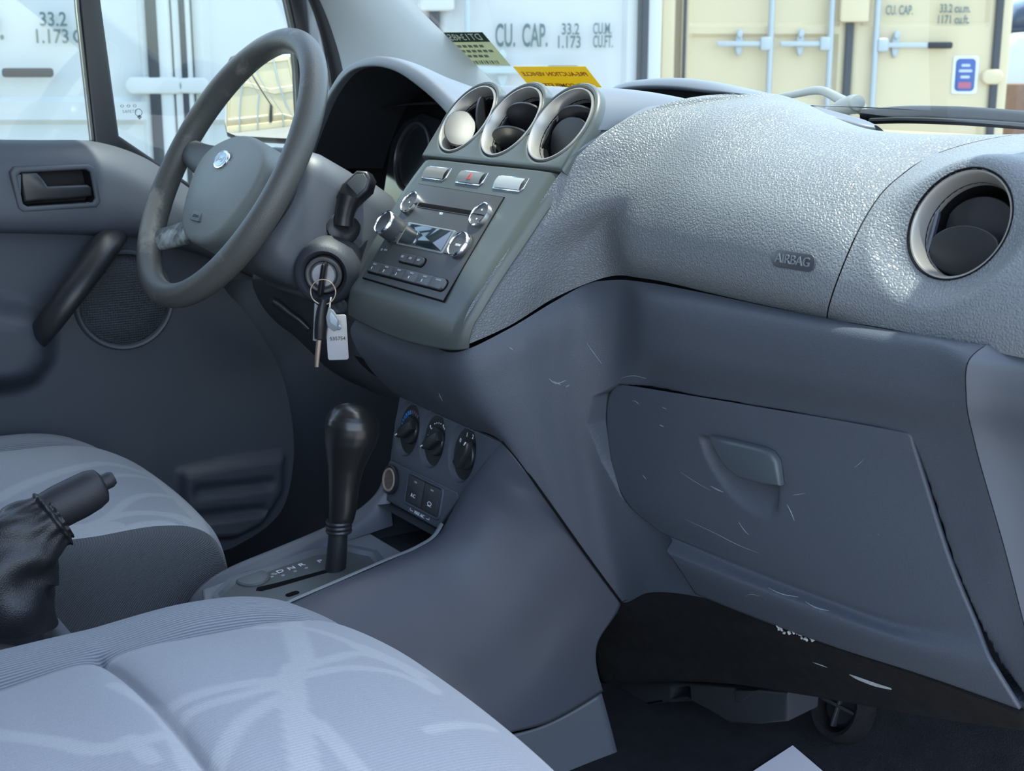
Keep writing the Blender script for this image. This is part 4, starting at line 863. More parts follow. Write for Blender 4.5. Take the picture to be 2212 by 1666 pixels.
# roof, sides and tail of the van
rf = [[A((X, Y-.15*(X/.6)**2*(1 if Y > -.3 else 0), z-.05*(abs(X)/.72)**4)) for X in np.linspace(-.72, .72, 13)] for Y, z in ((.05, 1.17), (-.06, 1.26), (-.15, 1.31), (-.45, 1.36), (-1.2, 1.40), (-2.6, 1.40))]  # front edge dropped and pushed forward to block sun from console and seats
tag(mk('ceiling', gmesh(grid(rf, 20, 20)), m_head, None, solid=.04), 'pale fabric headliner of the van roof', 'ceiling', kind='structure')
def slab(name, pts, m, lab, cat, solid=.03):
    return tag(mk(name, (A(pts, float), [tuple(range(len(pts)))]), m, None, solid=solid), lab, cat, kind='structure')
slab('wall_left', [(-.74, -1.05, -.05), (-.74, -2.6, -.05), (-.74, -2.6, 1.36), (-.74, -1.05, 1.36)], m_head, 'plain pale van side wall behind the driver door', 'wall')
slab('wall_right', [(.74, -1.15, -.05), (.74, -1.15, 1.36), (.74, -2.6, 1.36), (.74, -2.6, -.05)], m_head, 'plain pale van side wall behind the passenger seat', 'wall')
slab('wall_back', [(-.74, -2.6, -.05), (.74, -2.6, -.05), (.74, -2.6, 1.36), (-.74, -2.6, 1.36)], m_head, 'plain van tail end wall', 'wall')
# footwell floor, firewall and sills in dark carpet
m_carp = mat('black carpet', (.027, .029, .034), .95, spec=.15, grain=('noise', 900, 1., .004), vary=(40, .35))
fl = [[A((X, Y, z)) for X in np.linspace(-.78, .80, 8)] for Y, z in ((-2.6, -.02), (-.6, -.03), (.10, -.03), (.28, .0), (.45, .14), (.52, .34), (.54, .58))]
G = grid(fl, 60, 90)
floor_vf = gmesh(G)
tag(mk('floor', floor_vf, m_carp, None, sharp=60, solid=.01), 'black carpeted van floor rising to the toe board', 'floor', kind='structure')
slab('wall_front', [(-.72, .56, -.05), (-.72, .56, .665), (.76, .56, .665), (.76, .56, -.05)], m_dark, 'dark firewall behind the dashboard', 'wall', .01)
slab('trim_3', [(-.755, -1.1, -.04), (-.755, .56, -.04), (-.755, .56, .70), (-.755, .25, .64), (-.755, .06, .56), (-.755, -.14, .50), (-.755, -1.1, .45)], m_doorlow, 'dark sill and kick panel below the driver door', 'sill', .01)
# ================================================================== SEATS
def fabric(name, base, line, ribs):
    m = bpy.data.materials.new(name); m.use_nodes = True; N, L = m.node_tree.nodes, m.node_tree.links; b = N['Principled BSDF']
    b.inputs['Roughness'].default_value = .85; b.inputs['Specular IOR Level'].default_value = .2; b.inputs['Sheen Weight'].default_value = .25; b.inputs['Sheen Roughness'].default_value = .4
    at = N.new('ShaderNodeAttribute'); at.attribute_name = 'mask'; tc = N.new('ShaderNodeTexCoord')
    n = N.new('ShaderNodeTexNoise'); n.inputs['Scale'].default_value = 900; n.inputs['Detail'].default_value = 2; L.new(tc.outputs['Object'], n.inputs['Vector'])
    mx = N.new('ShaderNodeMix'); mx.data_type = 'RGBA'; mx.inputs[6].default_value = (*base, 1); mx.inputs[7].default_value = (*line, 1)
    bp = N.new('ShaderNodeBump'); bp.inputs['Distance'].default_value = .0015
    if ribs:
        k = N.new('ShaderNodeMath'); k.operation = 'MULTIPLY'; k.inputs[1].default_value = 2*pi/.0034; s = N.new('ShaderNodeMath'); s.operation = 'SINE'
        L.new(at.outputs['Fac'], k.inputs[0]); L.new(k.outputs[0], s.inputs[0]); r = N.new('ShaderNodeMapRange'); r.inputs['From Min'].default_value = -1; L.new(s.outputs[0], r.inputs['Value'])
        L.new(r.outputs[0], mx.inputs[0]); L.new(r.outputs[0], bp.inputs['Height']); bp.inputs['Strength'].default_value = .5
    else:
        w = N.new('ShaderNodeTexWave'); w.wave_type = 'BANDS'; w.bands_direction = 'X'; w.inputs['Scale'].default_value = 95; w.inputs['Distortion'].default_value = .6; L.new(tc.outputs['Object'], w.inputs['Vector'])
        a = N.new('ShaderNodeMath'); a.operation = 'ADD'; L.new(n.outputs['Fac'], a.inputs[0]); L.new(w.outputs['Fac'], a.inputs[1]); L.new(a.outputs[0], bp.inputs['Height']); bp.inputs['Strength'].default_value = .22
        L.new(at.outputs['Fac'], mx.inputs[0])
    v = N.new('ShaderNodeMix'); v.data_type = 'RGBA'; v.blend_type = 'MULTIPLY'; v.inputs[0].default_value = .3; L.new(mx.outputs[2], v.inputs[6]); L.new(n.outputs['Color'], v.inputs[7])
    hs = N.new('ShaderNodeHueSaturation'); hs.inputs['Saturation'].default_value = 1; hs.inputs['Value'].default_value = 1.18
    rgb = N.new('ShaderNodeMix'); rgb.data_type = 'RGBA'; rgb.blend_type = 'MULTIPLY'; rgb.inputs[0].default_value = .35; L.new(mx.outputs[2], rgb.inputs[6]); L.new(n.outputs['Fac'], rgb.inputs[7])
    L.new(rgb.outputs[2], hs.inputs['Color']); L.new(hs.outputs[0], b.inputs['Base Color']); L.new(bp.outputs[0], b.inputs['Normal']); return m
f_ins = fabric('woven seat fabric', (.27, .29, .315), (.335, .355, .37), False)
f_rib = fabric('ribbed bolster fabric', (.12, .135, .155), (.25, .275, .305), True)
f_side = fabric('ribbed side fabric', (.075, .082, .09), (.105, .112, .12), True)
CX = [(-.246, -.20), (-.252, -.085), (-.250, -.035), (-.240, -.008), (-.222, .003), (-.198, .005), (-.174, .002), (-.158, -.005), (-.145, .000), (-.08, .012), (0, .017), (.08, .014), (.15, .006), (.195, -.001), (.222, -.006), (.238, -.011), (.244, -.020), (.249, -.10), (.246, -.20)]
RY = [(-.004, -.17), (.006, -.12), (.008, -.08), (.001, -.048), (-.014, -.024), (-.040, -.007), (-.085, .004), (-.16, .008), (-.256, .0045), (-.262, -.003), (-.268, .004), (-.35, .002), (-.45, -.004), (-.60, -.012)]
def seat(cx, yf, z0, lines, label, cat, grp, dens):
    t = empty('bucket_seat', (cx, yf-.28, 0), label, cat, grp)
    rows = []
    for dy, dz in RY:
        r = []
        for x, h in CX:
            k = min(1, max(0, (-dy-.0)/.13)); k = k*k*(3-2*k); fr = max(0, 1-(-dy)/.16)
            hb = h if h < 0 and abs(x) > .23 else h*(.25+.75*k)
            y = yf+dy-(.055 if x < 0 else .014)*fr*(abs(x)/.25)**3
            dq = (.0035 if -.27 <= dy <= -.255 and x < -.16 else dz)
            zz = z0+dq*(1 if abs(x) < .243 or h > -.05 else .35)+hb
            if h <= -.05: zz = z0+h if h < -.15 else z0+hb+(min(dz, 0)*.3 if dy > -.2 else 0)
            r.append(A((cx+x*(1-.06*fr), y, max(zz, z0-.20))))
        rows.append(r)
    nu, nv = 361, 300
    G = grid(rows, nu, nv); i1 = int(round(7/18*(nu-1))); i2 = int(round(15/18*(nu-1)))
    def sub(a, b): return G[:, a:b+1]
    def arcl(S): d = np.linalg.norm(np.diff(S, axis=1), axis=2); return np.concatenate([np.zeros((S.shape[0], 1)), np.cumsum(d, 1)], 1)
    S = sub(0, i1); mk('bolster', gmesh(S, flip=True), f_rib, t, sharp=70, col=arcl(S).ravel())
    S = sub(i2, nu-1); arcs = np.concatenate([np.zeros((1, S.shape[1])), np.cumsum(np.linalg.norm(np.diff(S, axis=0), axis=2), 0)], 0)
    mk('side_trim', gmesh(S, flip=True), f_side, t, sharp=70, col=arcs.ravel())
    S = sub(i1, i2); H = S.reshape(-1, 3); D = np.zeros(len(H))
    # position of each fabric point as seen in plan, compared with the woven lines and the painted highlight stroke
    for P, w in lines:
        P = A(P, float); P = cr(P, max(2, 6*len(P)))
        for a, b in zip(P[:-1], P[1:]):
            e = b-a; tt = np.clip(((H[:, 0]-a[0])*e[0]+(H[:, 1]-a[1])*e[1])/max(e@e, 1e-9), 0, 1)
            d = np.hypot(H[:, 0]-a[0]-tt*e[0], H[:, 1]-a[1]-tt*e[1]); D = np.maximum(D, np.clip((w/2-d)/.0025+.5, 0, 1))
    mk('cushion', gmesh(S, flip=True), f_ins, t, sharp=70, col=D)
    mk('seat_base', box(Frame((cx, yf-.30, .0), (1, 0, 0), (0, 1, 0)), .40, .42, z0-.15, .01), m_black, t)
    # backrest, behind the frame
    bk = []
    for zz, y0, th in ((z0-.05, -.62, .10), (z0+.12, -.60, .13), (z0+.35, -.66, .12), (z0+.55, -.73, .09), (z0+.60, -.76, .05)):
        bk.append([A((cx+x*(1 if zz < z0+.5 else .85), yf+y0+y*th, zz)) for x, y in rrect(.48, 1., .2, 6)])
    mk('backrest', capped(A(bk)), f_rib, t, sharp=60, col=np.tile(np.linspace(0, .5, len(bk[0])), len(bk)))
    return t
def pl_(pts, z): return [onZ(x, y, z)[:2] for x, y in pts]
zp = .305
PL = [(pl_([(628, 1330), (633, 1361), (658, 1462)], zp), .021), (pl_([(560, 1352), (600, 1356), (648, 1356), (780, 1402), (861, 1432), (942, 1478)], zp), .011), (pl_([(658, 1472), (719, 1447), (790, 1422), (862, 1434)], zp), .014), (pl_([(640, 1500), (700, 1480), (760, 1467), (861, 1462), (940, 1485)], zp), .011), (pl_([(640, 1492), (608, 1500), (481, 1528), (365, 1559)], zp), .014), (pl_([(602, 1518), (506, 1548), (405, 1579), (370, 1604)], zp), .012), (pl_([(640, 1470), (633, 1488), (638, 1564), (663, 1690)], zp), .022), (pl_([(615, 1540), (532, 1594), (465, 1680)], zp), .015), (pl_([(648, 1575), (709, 1609), (790, 1690)], zp), .014), (pl_([(253, 1503), (300, 1530), (354, 1570), (385, 1625), (410, 1680)], zp), .016), (pl_([(-40, 1590), (0, 1599), (127, 1625), (203, 1645), (283, 1640), (354, 1620)], zp), .015), (pl_([(280, 1630), (330, 1670)], zp), .014), (pl_([(930, 1660), (1000, 1632), (1060, 1615)], zp-.03), .012), (pl_([(780, 1402), (830, 1418), (900, 1440)], zp), .02)]  # second-last stroke paints the front corner's highlight into the fabric colour
seat(.392, -.218, .293, PL, 'pale blue grey patterned passenger seat with ribbed bolster in the foreground', 'seat', None, 1)
zd = .285
DL = [(pl_([(450, 1090), (381, 1042), (342, 1012), (318, 990)], zd), .018), (pl_([(442, 1083), (381, 1083), (276, 1094), (193, 1117), (100, 1150)], zd), .013), (pl_([(381, 1042), (304, 1061), (237, 1100), (150, 1150)], zd), .012), (pl_([(342, 1012), (276, 1025), (200, 1050), (60, 1120)], zd), .012), (pl_([(450, 1125), (395, 1100), (381, 1095), (304, 1106), (235, 1128)], zd), .012), (pl_([(330, 1005), (250, 1005), (150, 1030), (0, 1090)], zd), .02), (pl_([(240, 1120), (120, 1140), (0, 1190)], zd), .04)]
seat(-.402, -.198, .271, DL, 'pale patterned driver seat beyond the handbrake', 'seat', None, 1)
# ================================================================== HANDBRAKE
hb = empty('handbrake', (-.02, -.52, .20), 'black handbrake lever with gathered leather boot between the seats', 'handbrake')
m_lth = mat('black leather', (.014, .0145, .017), .42, spec=.5, grain=('leather', 420, .25, .0006))
m_grip = mat('handbrake grip', (.016, .017, .021), .5, grain=('leather', 700, .3, .0004))
XH = -.01
gp = XX([(40, 1146, XH), (90, 1117, XH), (130, 1094, XH), (170, 1074, XH), (200, 1058, XH), (218, 1049, XH), (224, 1046, XH)])
mk('grip', tube(gp, [.019, .0215, .0225, .0225, .0215, .0185, .012], 22, smooth=30, flat=.85, side=(0, -.4, .9)), m_grip, hb, sharp=60)
bp_ = XX([(214, 1048, XH), (238, 1036, XH), (246, 1032, XH)]); mk('release_button', tube(bp_, [.0085, .0085, .0065], 16), m_grip, hb)
# boot: rings from the cuff down to the base, gathered pleats at the cuff
cf = onX(126, 1112, XH); rings = []
pth = [cf, onX(100, 1131, XH), onX(62, 1165, XH), onX(20, 1215, XH), onX(0, 1270, XH), onX(-5, 1345, XH)]
rad_ = [(.027, .024), (.0305, .029), (.040, .035), (.050, .040), (.054, .044), (.060, .050)]
P = cr(A(pth), 60); RR = np.stack([np.interp(np.linspace(0, 5, 60), range(6), [r[k] for r in rad_]) for k in (0, 1)], 1)
T = np.gradient(P, axis=0); T /= np.linalg.norm(T, axis=1)[:, None]; rng = random.Random(4)
ph = [rng.uniform(0, 6.28) for _ in range(8)]
for i in range(60):
    s = A((1., 0, 0)); b = np.cross(T[i], s); t = i/59; ring = []
    for j in range(72):
        a = 2*pi*j/72
        pleat = .0022*sin(a*15+ph[0])*math.exp(-t*5)*(1 if i > 0 else .5)+.0028*sin(a*3+t*9+ph[1])*t+.002*sin(a*5-t*14+ph[2])*t*(1-t)*4+.004*math.exp(-((t-.09)/.03)**2)-.003*math.exp(-((t-.045)/.02)**2)+.005*sin(t*16+a+ph[3])*t*(1-t)
        k = 1+pleat/.03; ring.append(P[i]+s*RR[i, 1]*cos(a)*k+b*RR[i, 0]*sin(a)*k)
    rings.append(ring)
mk('boot', gmesh(A(rings), closed=True), m_lth, hb, sharp=80)
ti = 9; mk('stitch_line', tube([rings[i][54] for i in range(4, 40, 2)], .0008, 6), mat('tan thread', (.16, .14, .11), .7), hb)
# tub the boot stands in
tb = [[A((XH+x, -.625+y, z)) for x, y in rrect(w, h, .05, 8)] for w, h, z in ((.20, .36, .05), (.21, .36, .225), (.205, .355, .233), (.185, .33, .234), (.17, .31, .226), (.16, .29, .20))]
v, f = gmesh(A(tb), closed=True); n_ = len(tb[0]); f = list(f)+[tuple(range(5*n_, 6*n_))]
mk('rear_tub', (v, f), m_col, con, sharp=50)
# ================================================================== PASSENGER FOOTWELL
m_felt = mat('black felt', (.023, .0235, .025), .95, spec=.12, grain=('noise', 1100, 1., .003), vary=(55, .4))
r0 = YY([(1343, 1302, .150), (1400, 1280, .155), (1500, 1286, .155), (1720, 1372, .150), (2000, 1466, .145), (2215, 1548, .14)])
r1 = YY([(1300, 1350, .170), (1380, 1340, .175), (1500, 1350, .180), (1720, 1420, .175), (2000, 1495, .165), (2215, 1556, .16)])
r2 = YY([(1286, 1405, .185), (1370, 1410, .20), (1500, 1420, .205), (1720, 1465, .20), (2000, 1522, .185), (2215, 1566, .18)])
r3 = YY([(1302, 1476, .20), (1450, 1472, .215), (1580, 1478, .22), (1740, 1502, .215), (2000, 1548, .20), (2215, 1578, .19)])
r4 = [p+A([0, .05, .01]) for p in r3]
liner = tag(mk('footwell_liner', gmesh(grid([r0, r1, r2, r3, r4], 80, 40), flip=True), m_felt, None, sharp=70, solid=.004), 'black felt liner hanging below the glovebox', 'liner')
m_torn = mat('torn pale edge', (.36, .37, .36), .9, vary=(300, .5))
for pts, w in (([(1735, 1408), (1752, 1424), (1780, 1436), (1806, 1444)], .0022), ([(1818, 1444), (1850, 1462), (1890, 1478), (1925, 1488)], .0024)):
    mk('torn_slit', tube(YY([(x, y, .176) for x, y in pts]), [.0008, w, w, .0012], 8, smooth=16), m_torn, liner)
rng = random.Random(9); cl = []
for i in range(26):
    t = rng.random(); x, y = 1680+85*t, 1352+30*t+rng.uniform(-6, 10)
    fr_ = Frame(onY(x, y, .139), nrm((rng.uniform(-1, 1), .2, rng.uniform(-1, 1))), nrm((rng.uniform(-1, 1), rng.uniform(-1, 1), 1)))
    cl.append(box(fr_, rng.uniform(.002, .006), rng.uniform(.001, .003), .002, .0004))
tag(mk('torn_foam', join(*cl), m_torn, None), 'crumbling pale foam along the lower glovebox edge', 'foam', kind='stuff')
DU = Frame(onY(1510, 1515, .25), (1, 0, 0), (0, -.1, 1))
dp = [DU.at(*q) for q in [(1320, 1476), (1460, 1474), (1702, 1496), (1698, 1560), (1640, 1566), (1575, 1563), (1530, 1536), (1485, 1512), (1345, 1534), (1326, 1526)]]
du = empty('heater_duct', DU.p(0, -.02, 0), 'dark plastic heater duct under the felt liner', 'duct')
hole = [DU.at(*q) for q in [(1450, 1488), (1488, 1484), (1490, 1508), (1450, 1510)]]
m_duct = mat('duct plastic', (.035, .039, .045), .55)
mk('duct_body', plate(dp, DU, -.05, .0, .004, [hole]), m_duct, du, sharp=50)
mk('duct_flap', plate([DU.at(*q) for q in [(1592, 1488), (1640, 1490), (1612, 1512), (1594, 1516)]], DU, -.002, .004, .002), m_duct, du)
mk('duct_slot', plate([DU.at(*q) for q in [(1352, 1526), (1430, 1512), (1432, 1516), (1354, 1531)]], DU, -.001, .0006, 0), m_gap, du)
cu = empty('carpet_cup', onY(1808, 1530, .34), 'dark moulded cup with cross ribs in the toe board carpet', 'carpet cup')
CF = Frame(onY(1808, 1525, .33), (1, 0, 0), (0, .35, .94))
mk('cup_rim', lathe([(.040, -.02), (.038, .0), (.033, .006), (.028, .003), (.026, -.02)], CF, 40, close=True, sy=1.1), m_felt, cu)
mk('cup_core', lathe([(.027, -.015), (.020, -.006), (.001, -.004)], CF, 30), m_black, cu)
for r_ in (0., 1.57): mk('cup_rib', box(CF.sub(0, 0, -.008, r_), .05, .004, .008, .001), m_duct, cu)
a, b_, c = [hit(floor_vf, x, y)[0]+A((0, 0, .004)) for x, y in ((1712, 1617), (1640, 1664), (1790, 1660))]
u = nrm(b_-a); w = nrm(c-a); w = nrm(w-u*(u@w))
pf = Frame(a, u, w); pf2 = Frame(a, u, w) if pf.n[2] > 0 else Frame(a, w, u)
tag(mk('paper_sheet', plate([(0, 0), (.28, 0), (.28, .21), (0, .21)], pf2, -.0006, 0, 0), mat('white paper', (.66, .64, .68), .7), None), 'blank white sheet of paper lying on the passenger floor', 'paper')
# ================================================================== OUTSIDE
GZ = -.45
def slab2(name, pts, m, lab, cat, kind='structure', solid=.05): return tag(mk(name, (A(pts, float), [tuple(range(len(pts)))]), m, None, solid=solid), lab, cat, kind=kind)
slab2('ground', [(-40, -40, GZ), (40, -40, GZ), (40, 40, GZ), (-40, 40, GZ)], mat('pale concrete yard', (.27, .26, .245), .9, vary=(2, .15)), 'pale concrete yard around the van', 'ground')
def bgf(d): return Frame(CAM*A([1, 1, 0])+HD*d, RT, ZU)
m_cw = mat('white container paint', (.55, .565, .56), .55, vary=(3, .03))
m_cc = mat('cream container paint', (.64, .54, .345), .55, vary=(3, .04))
m_gsk = mat('container gasket', (.03, .033, .04), .6)
m_galv = mat('galvanised bar', (.42, .47, .50), .45, metal=.4)
m_stn = mat('stencil print', (.10, .15, .15), .7)
def container(d, x0, x1, xc, m, label, name='shipping_container', B=None):
    """door end facing the van: x0, xc, x1 = left edge, door split and right edge as measured"""
    if B is None: B = bgf(d); a0, ac, a1 = B.at(x0, 150)[0], B.at(xc, 150)[0], B.at(x1, 150)[0]
    else: a0, ac, a1 = x0, xc, x1
    t = empty(name, B.p((a0+a1)/2, GZ), label, 'container')
    zt = GZ+2.6; Pst = .09
    side = []
    for a in (a0, a1-Pst): mk('corner_post', box(B.sub(a+Pst/2, (zt+GZ)/2, -.12), Pst, 2.6, .14, .01), m, t)
    mk('top_rail', box(B.sub((a0+a1)/2, zt-.07, -.12), a1-a0, .14, .14, .01), m, t)
    mk('bottom_rail', box(B.sub((a0+a1)/2, GZ+.08, -.12), a1-a0, .16, .14, .01), m, t)
    mk('box_body', box(B.sub((a0+a1)/2, (zt+GZ)/2, -6.0), a1-a0, 2.6, 5.9, .01), m, t)
    return B, t, a0, ac, a1
def leaf(B, t, a, b, zs, m):
    """one door leaf: flat sheet with shallow horizontal recesses between z pairs"""
    z = [GZ+.16]; d = [0]
    for lo, hi in zs: z += [lo-.025, lo, hi, hi+.025]; d += [0, -.035, -.035, 0]
    z += [GZ+2.46]; d += [0]
    xs = [(a, 0), (a+.05, 0), (a+.075, 1), (b-.075, 1), (b-.05, 0), (b, 0)]
    G = A([[B.p(x, zz, dd*k) for x, k in xs] for zz, dd in zip(z, d)])
    return mk('door_leaf', gmesh(G), m, t, sharp=20, solid=.03)
def gasket(B, t, px, y0, y1, w): 
    a = B.at(px, 150)[0]; z0, z1 = B.at(px, y1)[1], B.at(px, y0)[1]; mk('gasket', box(B.sub(a, (z0+z1)/2, -.01), w, z1-z0, .04, .006), m_gsk, t)
def bar(B, t, px, w=.034):
    a = B.at(px, 150)[0]; mk('lock_bar', tube([B.p(a, GZ+.05, .05), B.p(a, GZ+2.5, .05)], w/2, 12), m_galv if 'cream' in t['label'] else m_bw, t)
    for z in (GZ+.45, GZ+2.2): mk('bar_bracket', box(B.sub(a, z, 0), .10, .07, .075, .01), m_galv if 'cream' in t['label'] else m_bw, t)
m_bw = mat('painted grey bar', (.42, .50, .52), .5)
def handle(B, t, x0, x1, y, grip, catch, barx, mm):
    A0, A1 = B.at(x0, y), B.at(x1, y); h = empty('lock_handle', B.p(A0[0], A0[1], .06)); h.parent = t; h.location = Vector(ABS[h.name]-ABS[t.name])
    mk('lever', box(B.sub((A0[0]+A1[0])/2, A0[1], .05), abs(A1[0]-A0[0]), .034, .014, .004), mm, h)
    if grip: g0, g1 = B.at(grip[0], y)[0], B.at(grip[1], y)[0]; mk('grip', box(B.sub((g0+g1)/2, A0[1], .044), g1-g0, .046, .028, .01), m_gsk, h)
    if catch:
        ca, cz = B.at(catch, y); f_ = B.sub(ca, cz, .005)
        mk('catch', join(plate(ell(.028, .085, 24), f_, 0, .03, .008), plate(ell(.022, .03, 16, 0, .07), f_, .03, .055, .008)), mm, h)
    if barx: ba, bz = B.at(barx, y); mk('hub', box(B.sub(ba, bz, .03), .075, .095, .05, .01), mm, h)
# --- white containers
BW, tA, a0, ac, a1 = container(7.0, -690, 374, -150, m_cw, 'white shipping container seen through the driver rear window')
leaf(BW, tA, a0+.10, ac-.01, [(-.1, .45), (.62, 1.3)], m_cw); leaf(BW, tA, ac+.01, a1-.10, [(-.1, .52), (.66, 1.4)], m_cw)
gasket(BW, tA, 335, -400, 1500, .055); gasket(BW, tA, -150, -400, 1500, .05); bar(BW, tA, -60); bar(BW, tA, -240)
handle(BW, tA, -60, 20, 157, (14, 122), None, -60, m_bw)
def stencil(B, t, s, x0, x1, y, hpx, m, asp=1.):
    a, z = B.at((x0+x1)/2, y); h = abs(B.at(x0, y-hpx/2)[1]-B.at(x0, y+hpx/2)[1]); w = B.at(x1, y)[0]-B.at(x0, y)[0]
    size = h/.70; ob = text('stencil_text', s, size, B.sub(a, z, .003), m, t, depth=.001, bold=.018)
    cur = ob.dimensions; v = A([q.co for q in ob.data.vertices]); l = v@B.u; k = w/max(np.ptp(l), 1e-6)
    for q in ob.data.vertices:
        p = A(q.co); p = p+B.u*((p@B.u)*(k-1)); q.co = p
    return ob
stencil(BW, tA, '33.2', 86, 144, 43, 30, m_stn); stencil(BW, tA, '1.173', 76, 146, 80, 30, m_stn); stencil(BW, tA, 'CU.', 158, 215, 80, 30, m_stn)
stencil(BW, tA, 'CAP.', -110, 8, 62, 52, m_stn)
mk('hinge', plate(rrect(.30, .085, .04, 6), BW.sub(BW.at(346, 185)[0]-.02, BW.at(346, 185)[1], .0), 0, .035, .012), m_cw, tA)
BW2, tB, a0, ac, a1 = container(7.0, 378, 1426, 940, m_cw, 'white shipping container stencilled CU. CAP. behind the windscreen')
leaf(BW2, tB, a0+.10, ac-.012, [(-.1, .52), (.73, 1.4)], m_cw); leaf(BW2, tB, ac+.012, a1-.12, [(-.1, .42), (.70, 1.4)], m_cw)
gasket(BW2, tB, 401, -400, 1500, .03); gasket(BW2, tB, 940, 22, 1500, .05); gasket(BW2, tB, 1391, -400, 1500, .034)
mk('header_block', box(BW2.sub(BW2.at(946, 0)[0], BW2.at(946, -2)[1]+.02, 0), .17, .16, .07, .012), m_cw, tB)
mk('hinge', plate(rrect(.16, .08, .035, 6), BW2.sub(BW2.at(420, 185)[0], BW2.at(420, 185)[1], 0), 0, .035, .012), m_cw, tB)
bar(BW2, tB, 1012, .032); bar(BW2, tB, 1090, .0)if False else None
handle(BW2, tB, 1012, 1185, 152, (1180, 1250), 1085, 1012, m_bw)
stencil(BW2, tB, 'CU.', 1070, 1113, 79, 49, m_stn); stencil(BW2, tB, 'CAP.', 1128, 1183, 79, 49, m_stn)
stencil(BW2, tB, '33.2', 1213, 1251, 64, 24, m_stn); stencil(BW2, tB, '1.173', 1203, 1252, 92, 26, m_stn); stencil(BW2, tB, 'CU.M.', 1281, 1321, 63, 24, m_stn); stencil(BW2, tB, 'CU.FT.', 1281, 1324, 91, 26, m_stn)
# --- cream container, set further back
BC, tC, a0, ac, a1 = container(9.8, 1428, 2176, 1830, m_cc, 'cream shipping container with galvanised lock bars behind the dashboard')
leaf(BC, tC, a0+.14, ac-.02, [(-.3, .93) and (.62, 1.02), (1.12, 1.6)], m_cc); leaf(BC, tC, ac+.02, a1-.10, [(.12, .44), (1.12, 1.42)], m_cc)
gasket(BC, tC, 1830, 47, 900, .05); gasket(BC, tC, 2148, -200, 900, .05); gasket(BC, tC, 1476, -200, 900, .02)
mk('header_block', box(BC.sub(BC.at(1842, 0)[0], BC.at(1842, 20)[1]+.05, 0), .20, .28, .09, .012), m_cc, tC)
mk('hinge', plate(rrect(.15, .105, .05, 6), BC.sub(BC.at(2140, 166)[0], BC.at(2140, 166)[1], 0), 0, .05, .015), m_cc, tC)
for x in (1659, 1787, 1884): bar(BC, tC, x, .046)
handle(BC, tC, 1546, 1660, 95, None, 1595, 1650, m_galv); handle(BC, tC, 1682, 1788, 95, None, 1727, 1778, m_galv); handle(BC, tC, 1886, 2000, 98, (1998, 2052), 1932, 1902, m_galv)
stencil(BC, tC, 'CU. CAP.', 1913, 1972, 23, 20, m_stn); stencil(BC, tC, '33.2 cu.m.', 2030, 2096, 19, 18, m_stn); stencil(BC, tC, '1171 cu.ft.', 2024, 2092, 43, 18, m_stn)
sa, sz = BC.at(2084, 162); SG = BC.sub(sa, sz, .0)
w_, h_ = BC.at(2112, 162)[0]-BC.at(2057, 162)[0], BC.at(2084, 122)[1]-BC.at(2084, 204)[1]
sg = mk('notice_plate', plate(rrect(w_, h_, .02), SG, .002, .008, .001), mat('sign white', (.70, .74, .80), .5), tC)
mk('notice_field', plate(rrect(w_*.78, h_*.86, .03), SG, .008, .010, .0005), mat('sign blue', (.035, .09, .32), .5), sg)
for i, (y, ww) in enumerate(((.28, .34), (.12, .52), (-.06, .36))): mk('notice_line', plate(rrect(w_*ww, h_*.07, .006, 3, 0, y*h_*.9), SG, .010, .0115, 0), mat('sign pale', (.5, .56, .72), .5), sg)
mk('notice_line', plate(rrect(w_*.5, h_*.16, .006, 3, 0, -.27*h_), SG, .010, .0115, 0), mat('sign red', (.42, .10, .16), .5), sg)
# --- cream container parked behind the van, reflected in the door mirror
BR, tR, a0, ac, a1 = container(0, -1.22, 1.22, 0., m_cc, 'cream shipping container behind the van, only seen reflected in the door mirror', B=Frame((-2.3, -4.6, 0), (-1, 0, 0), ZU))
leaf(BR, tR, a0+.10, -.02, [(-.1, .6), (.8, 1.5)], m_cc); leaf(BR, tR, .02, a1-.10, [(-.1, .6), (.8, 1.5)], m_cc)
for a in (-.75, -.3, .3, .75): mk('lock_bar', tube([BR.p(a, GZ+.05, .05), BR.p(a, GZ+2.5, .05)], .02, 12), m_galv, tR)
mk('gasket', box(BR.sub(0, GZ+1.3, -.01), .06, 2.3, .04, .006), m_gsk, tR)
# --- at the far right: low brown wall and a white parked car behind it
BK = bgf(11.5)
k0 = BK.at(2172, 200)[0]
tag(mk('low_wall', box(BK.sub(k0+2.2, (BK.at(2190, 180)[1]+GZ)/2, 0), 4.4, BK.at(2190, 180)[1]-GZ, .25, .01), mat('brown wall', (.22, .13, .09), .9, vary=(12, .3)), None), 'low brown wall at the far right beyond the cream container', 'wall')
BP = bgf(14.0); c0 = BP.at(2170, 100)[0]
car = empty('parked_car', BP.p(c0+1.6, GZ), 'white parked car with dark windows at the far right', 'car')
zb, zr = BP.at(2190, 113)[1], 1.45
prof = [(0, .0), (0, zb-GZ-.22), (.10, zb-GZ-.06), (.9, zb-GZ), (4.2, zb-GZ), (4.2, .0), (3.7, -.0), (3.6, .25), (3.3, .38), (3.0, .25), (2.9, 0), (1.3, 0), (1.2, .25), (.9, .38), (.6, .25), (.5, 0)]
CFm = Frame(BP.p(c0, GZ+.25, -1.6), RT, ZU)
mk('body', plate(prof, CFm, 0, 1.6, .06), mat('car white', (.62, .66, .70), .25, coat=.5), car, sharp=40)
mk('cabin', plate([(-.0+.02, zb-GZ-.06), (.15, 1.6), (.5, 1.75), (3.2, 1.75), (4.1, zb-GZ)], CFm.sub(0, 0, .1), 0, 1.4, .08), mat('car glass', (.015, .03, .06), .08), car, sharp=40)
for x in (.9, 3.3): mk('wheel', lathe([(.33, 0), (.33, .2), (.22, .22), (.001, .2)], CFm.sub(x, .08, 1.42), 28), m_black, car)
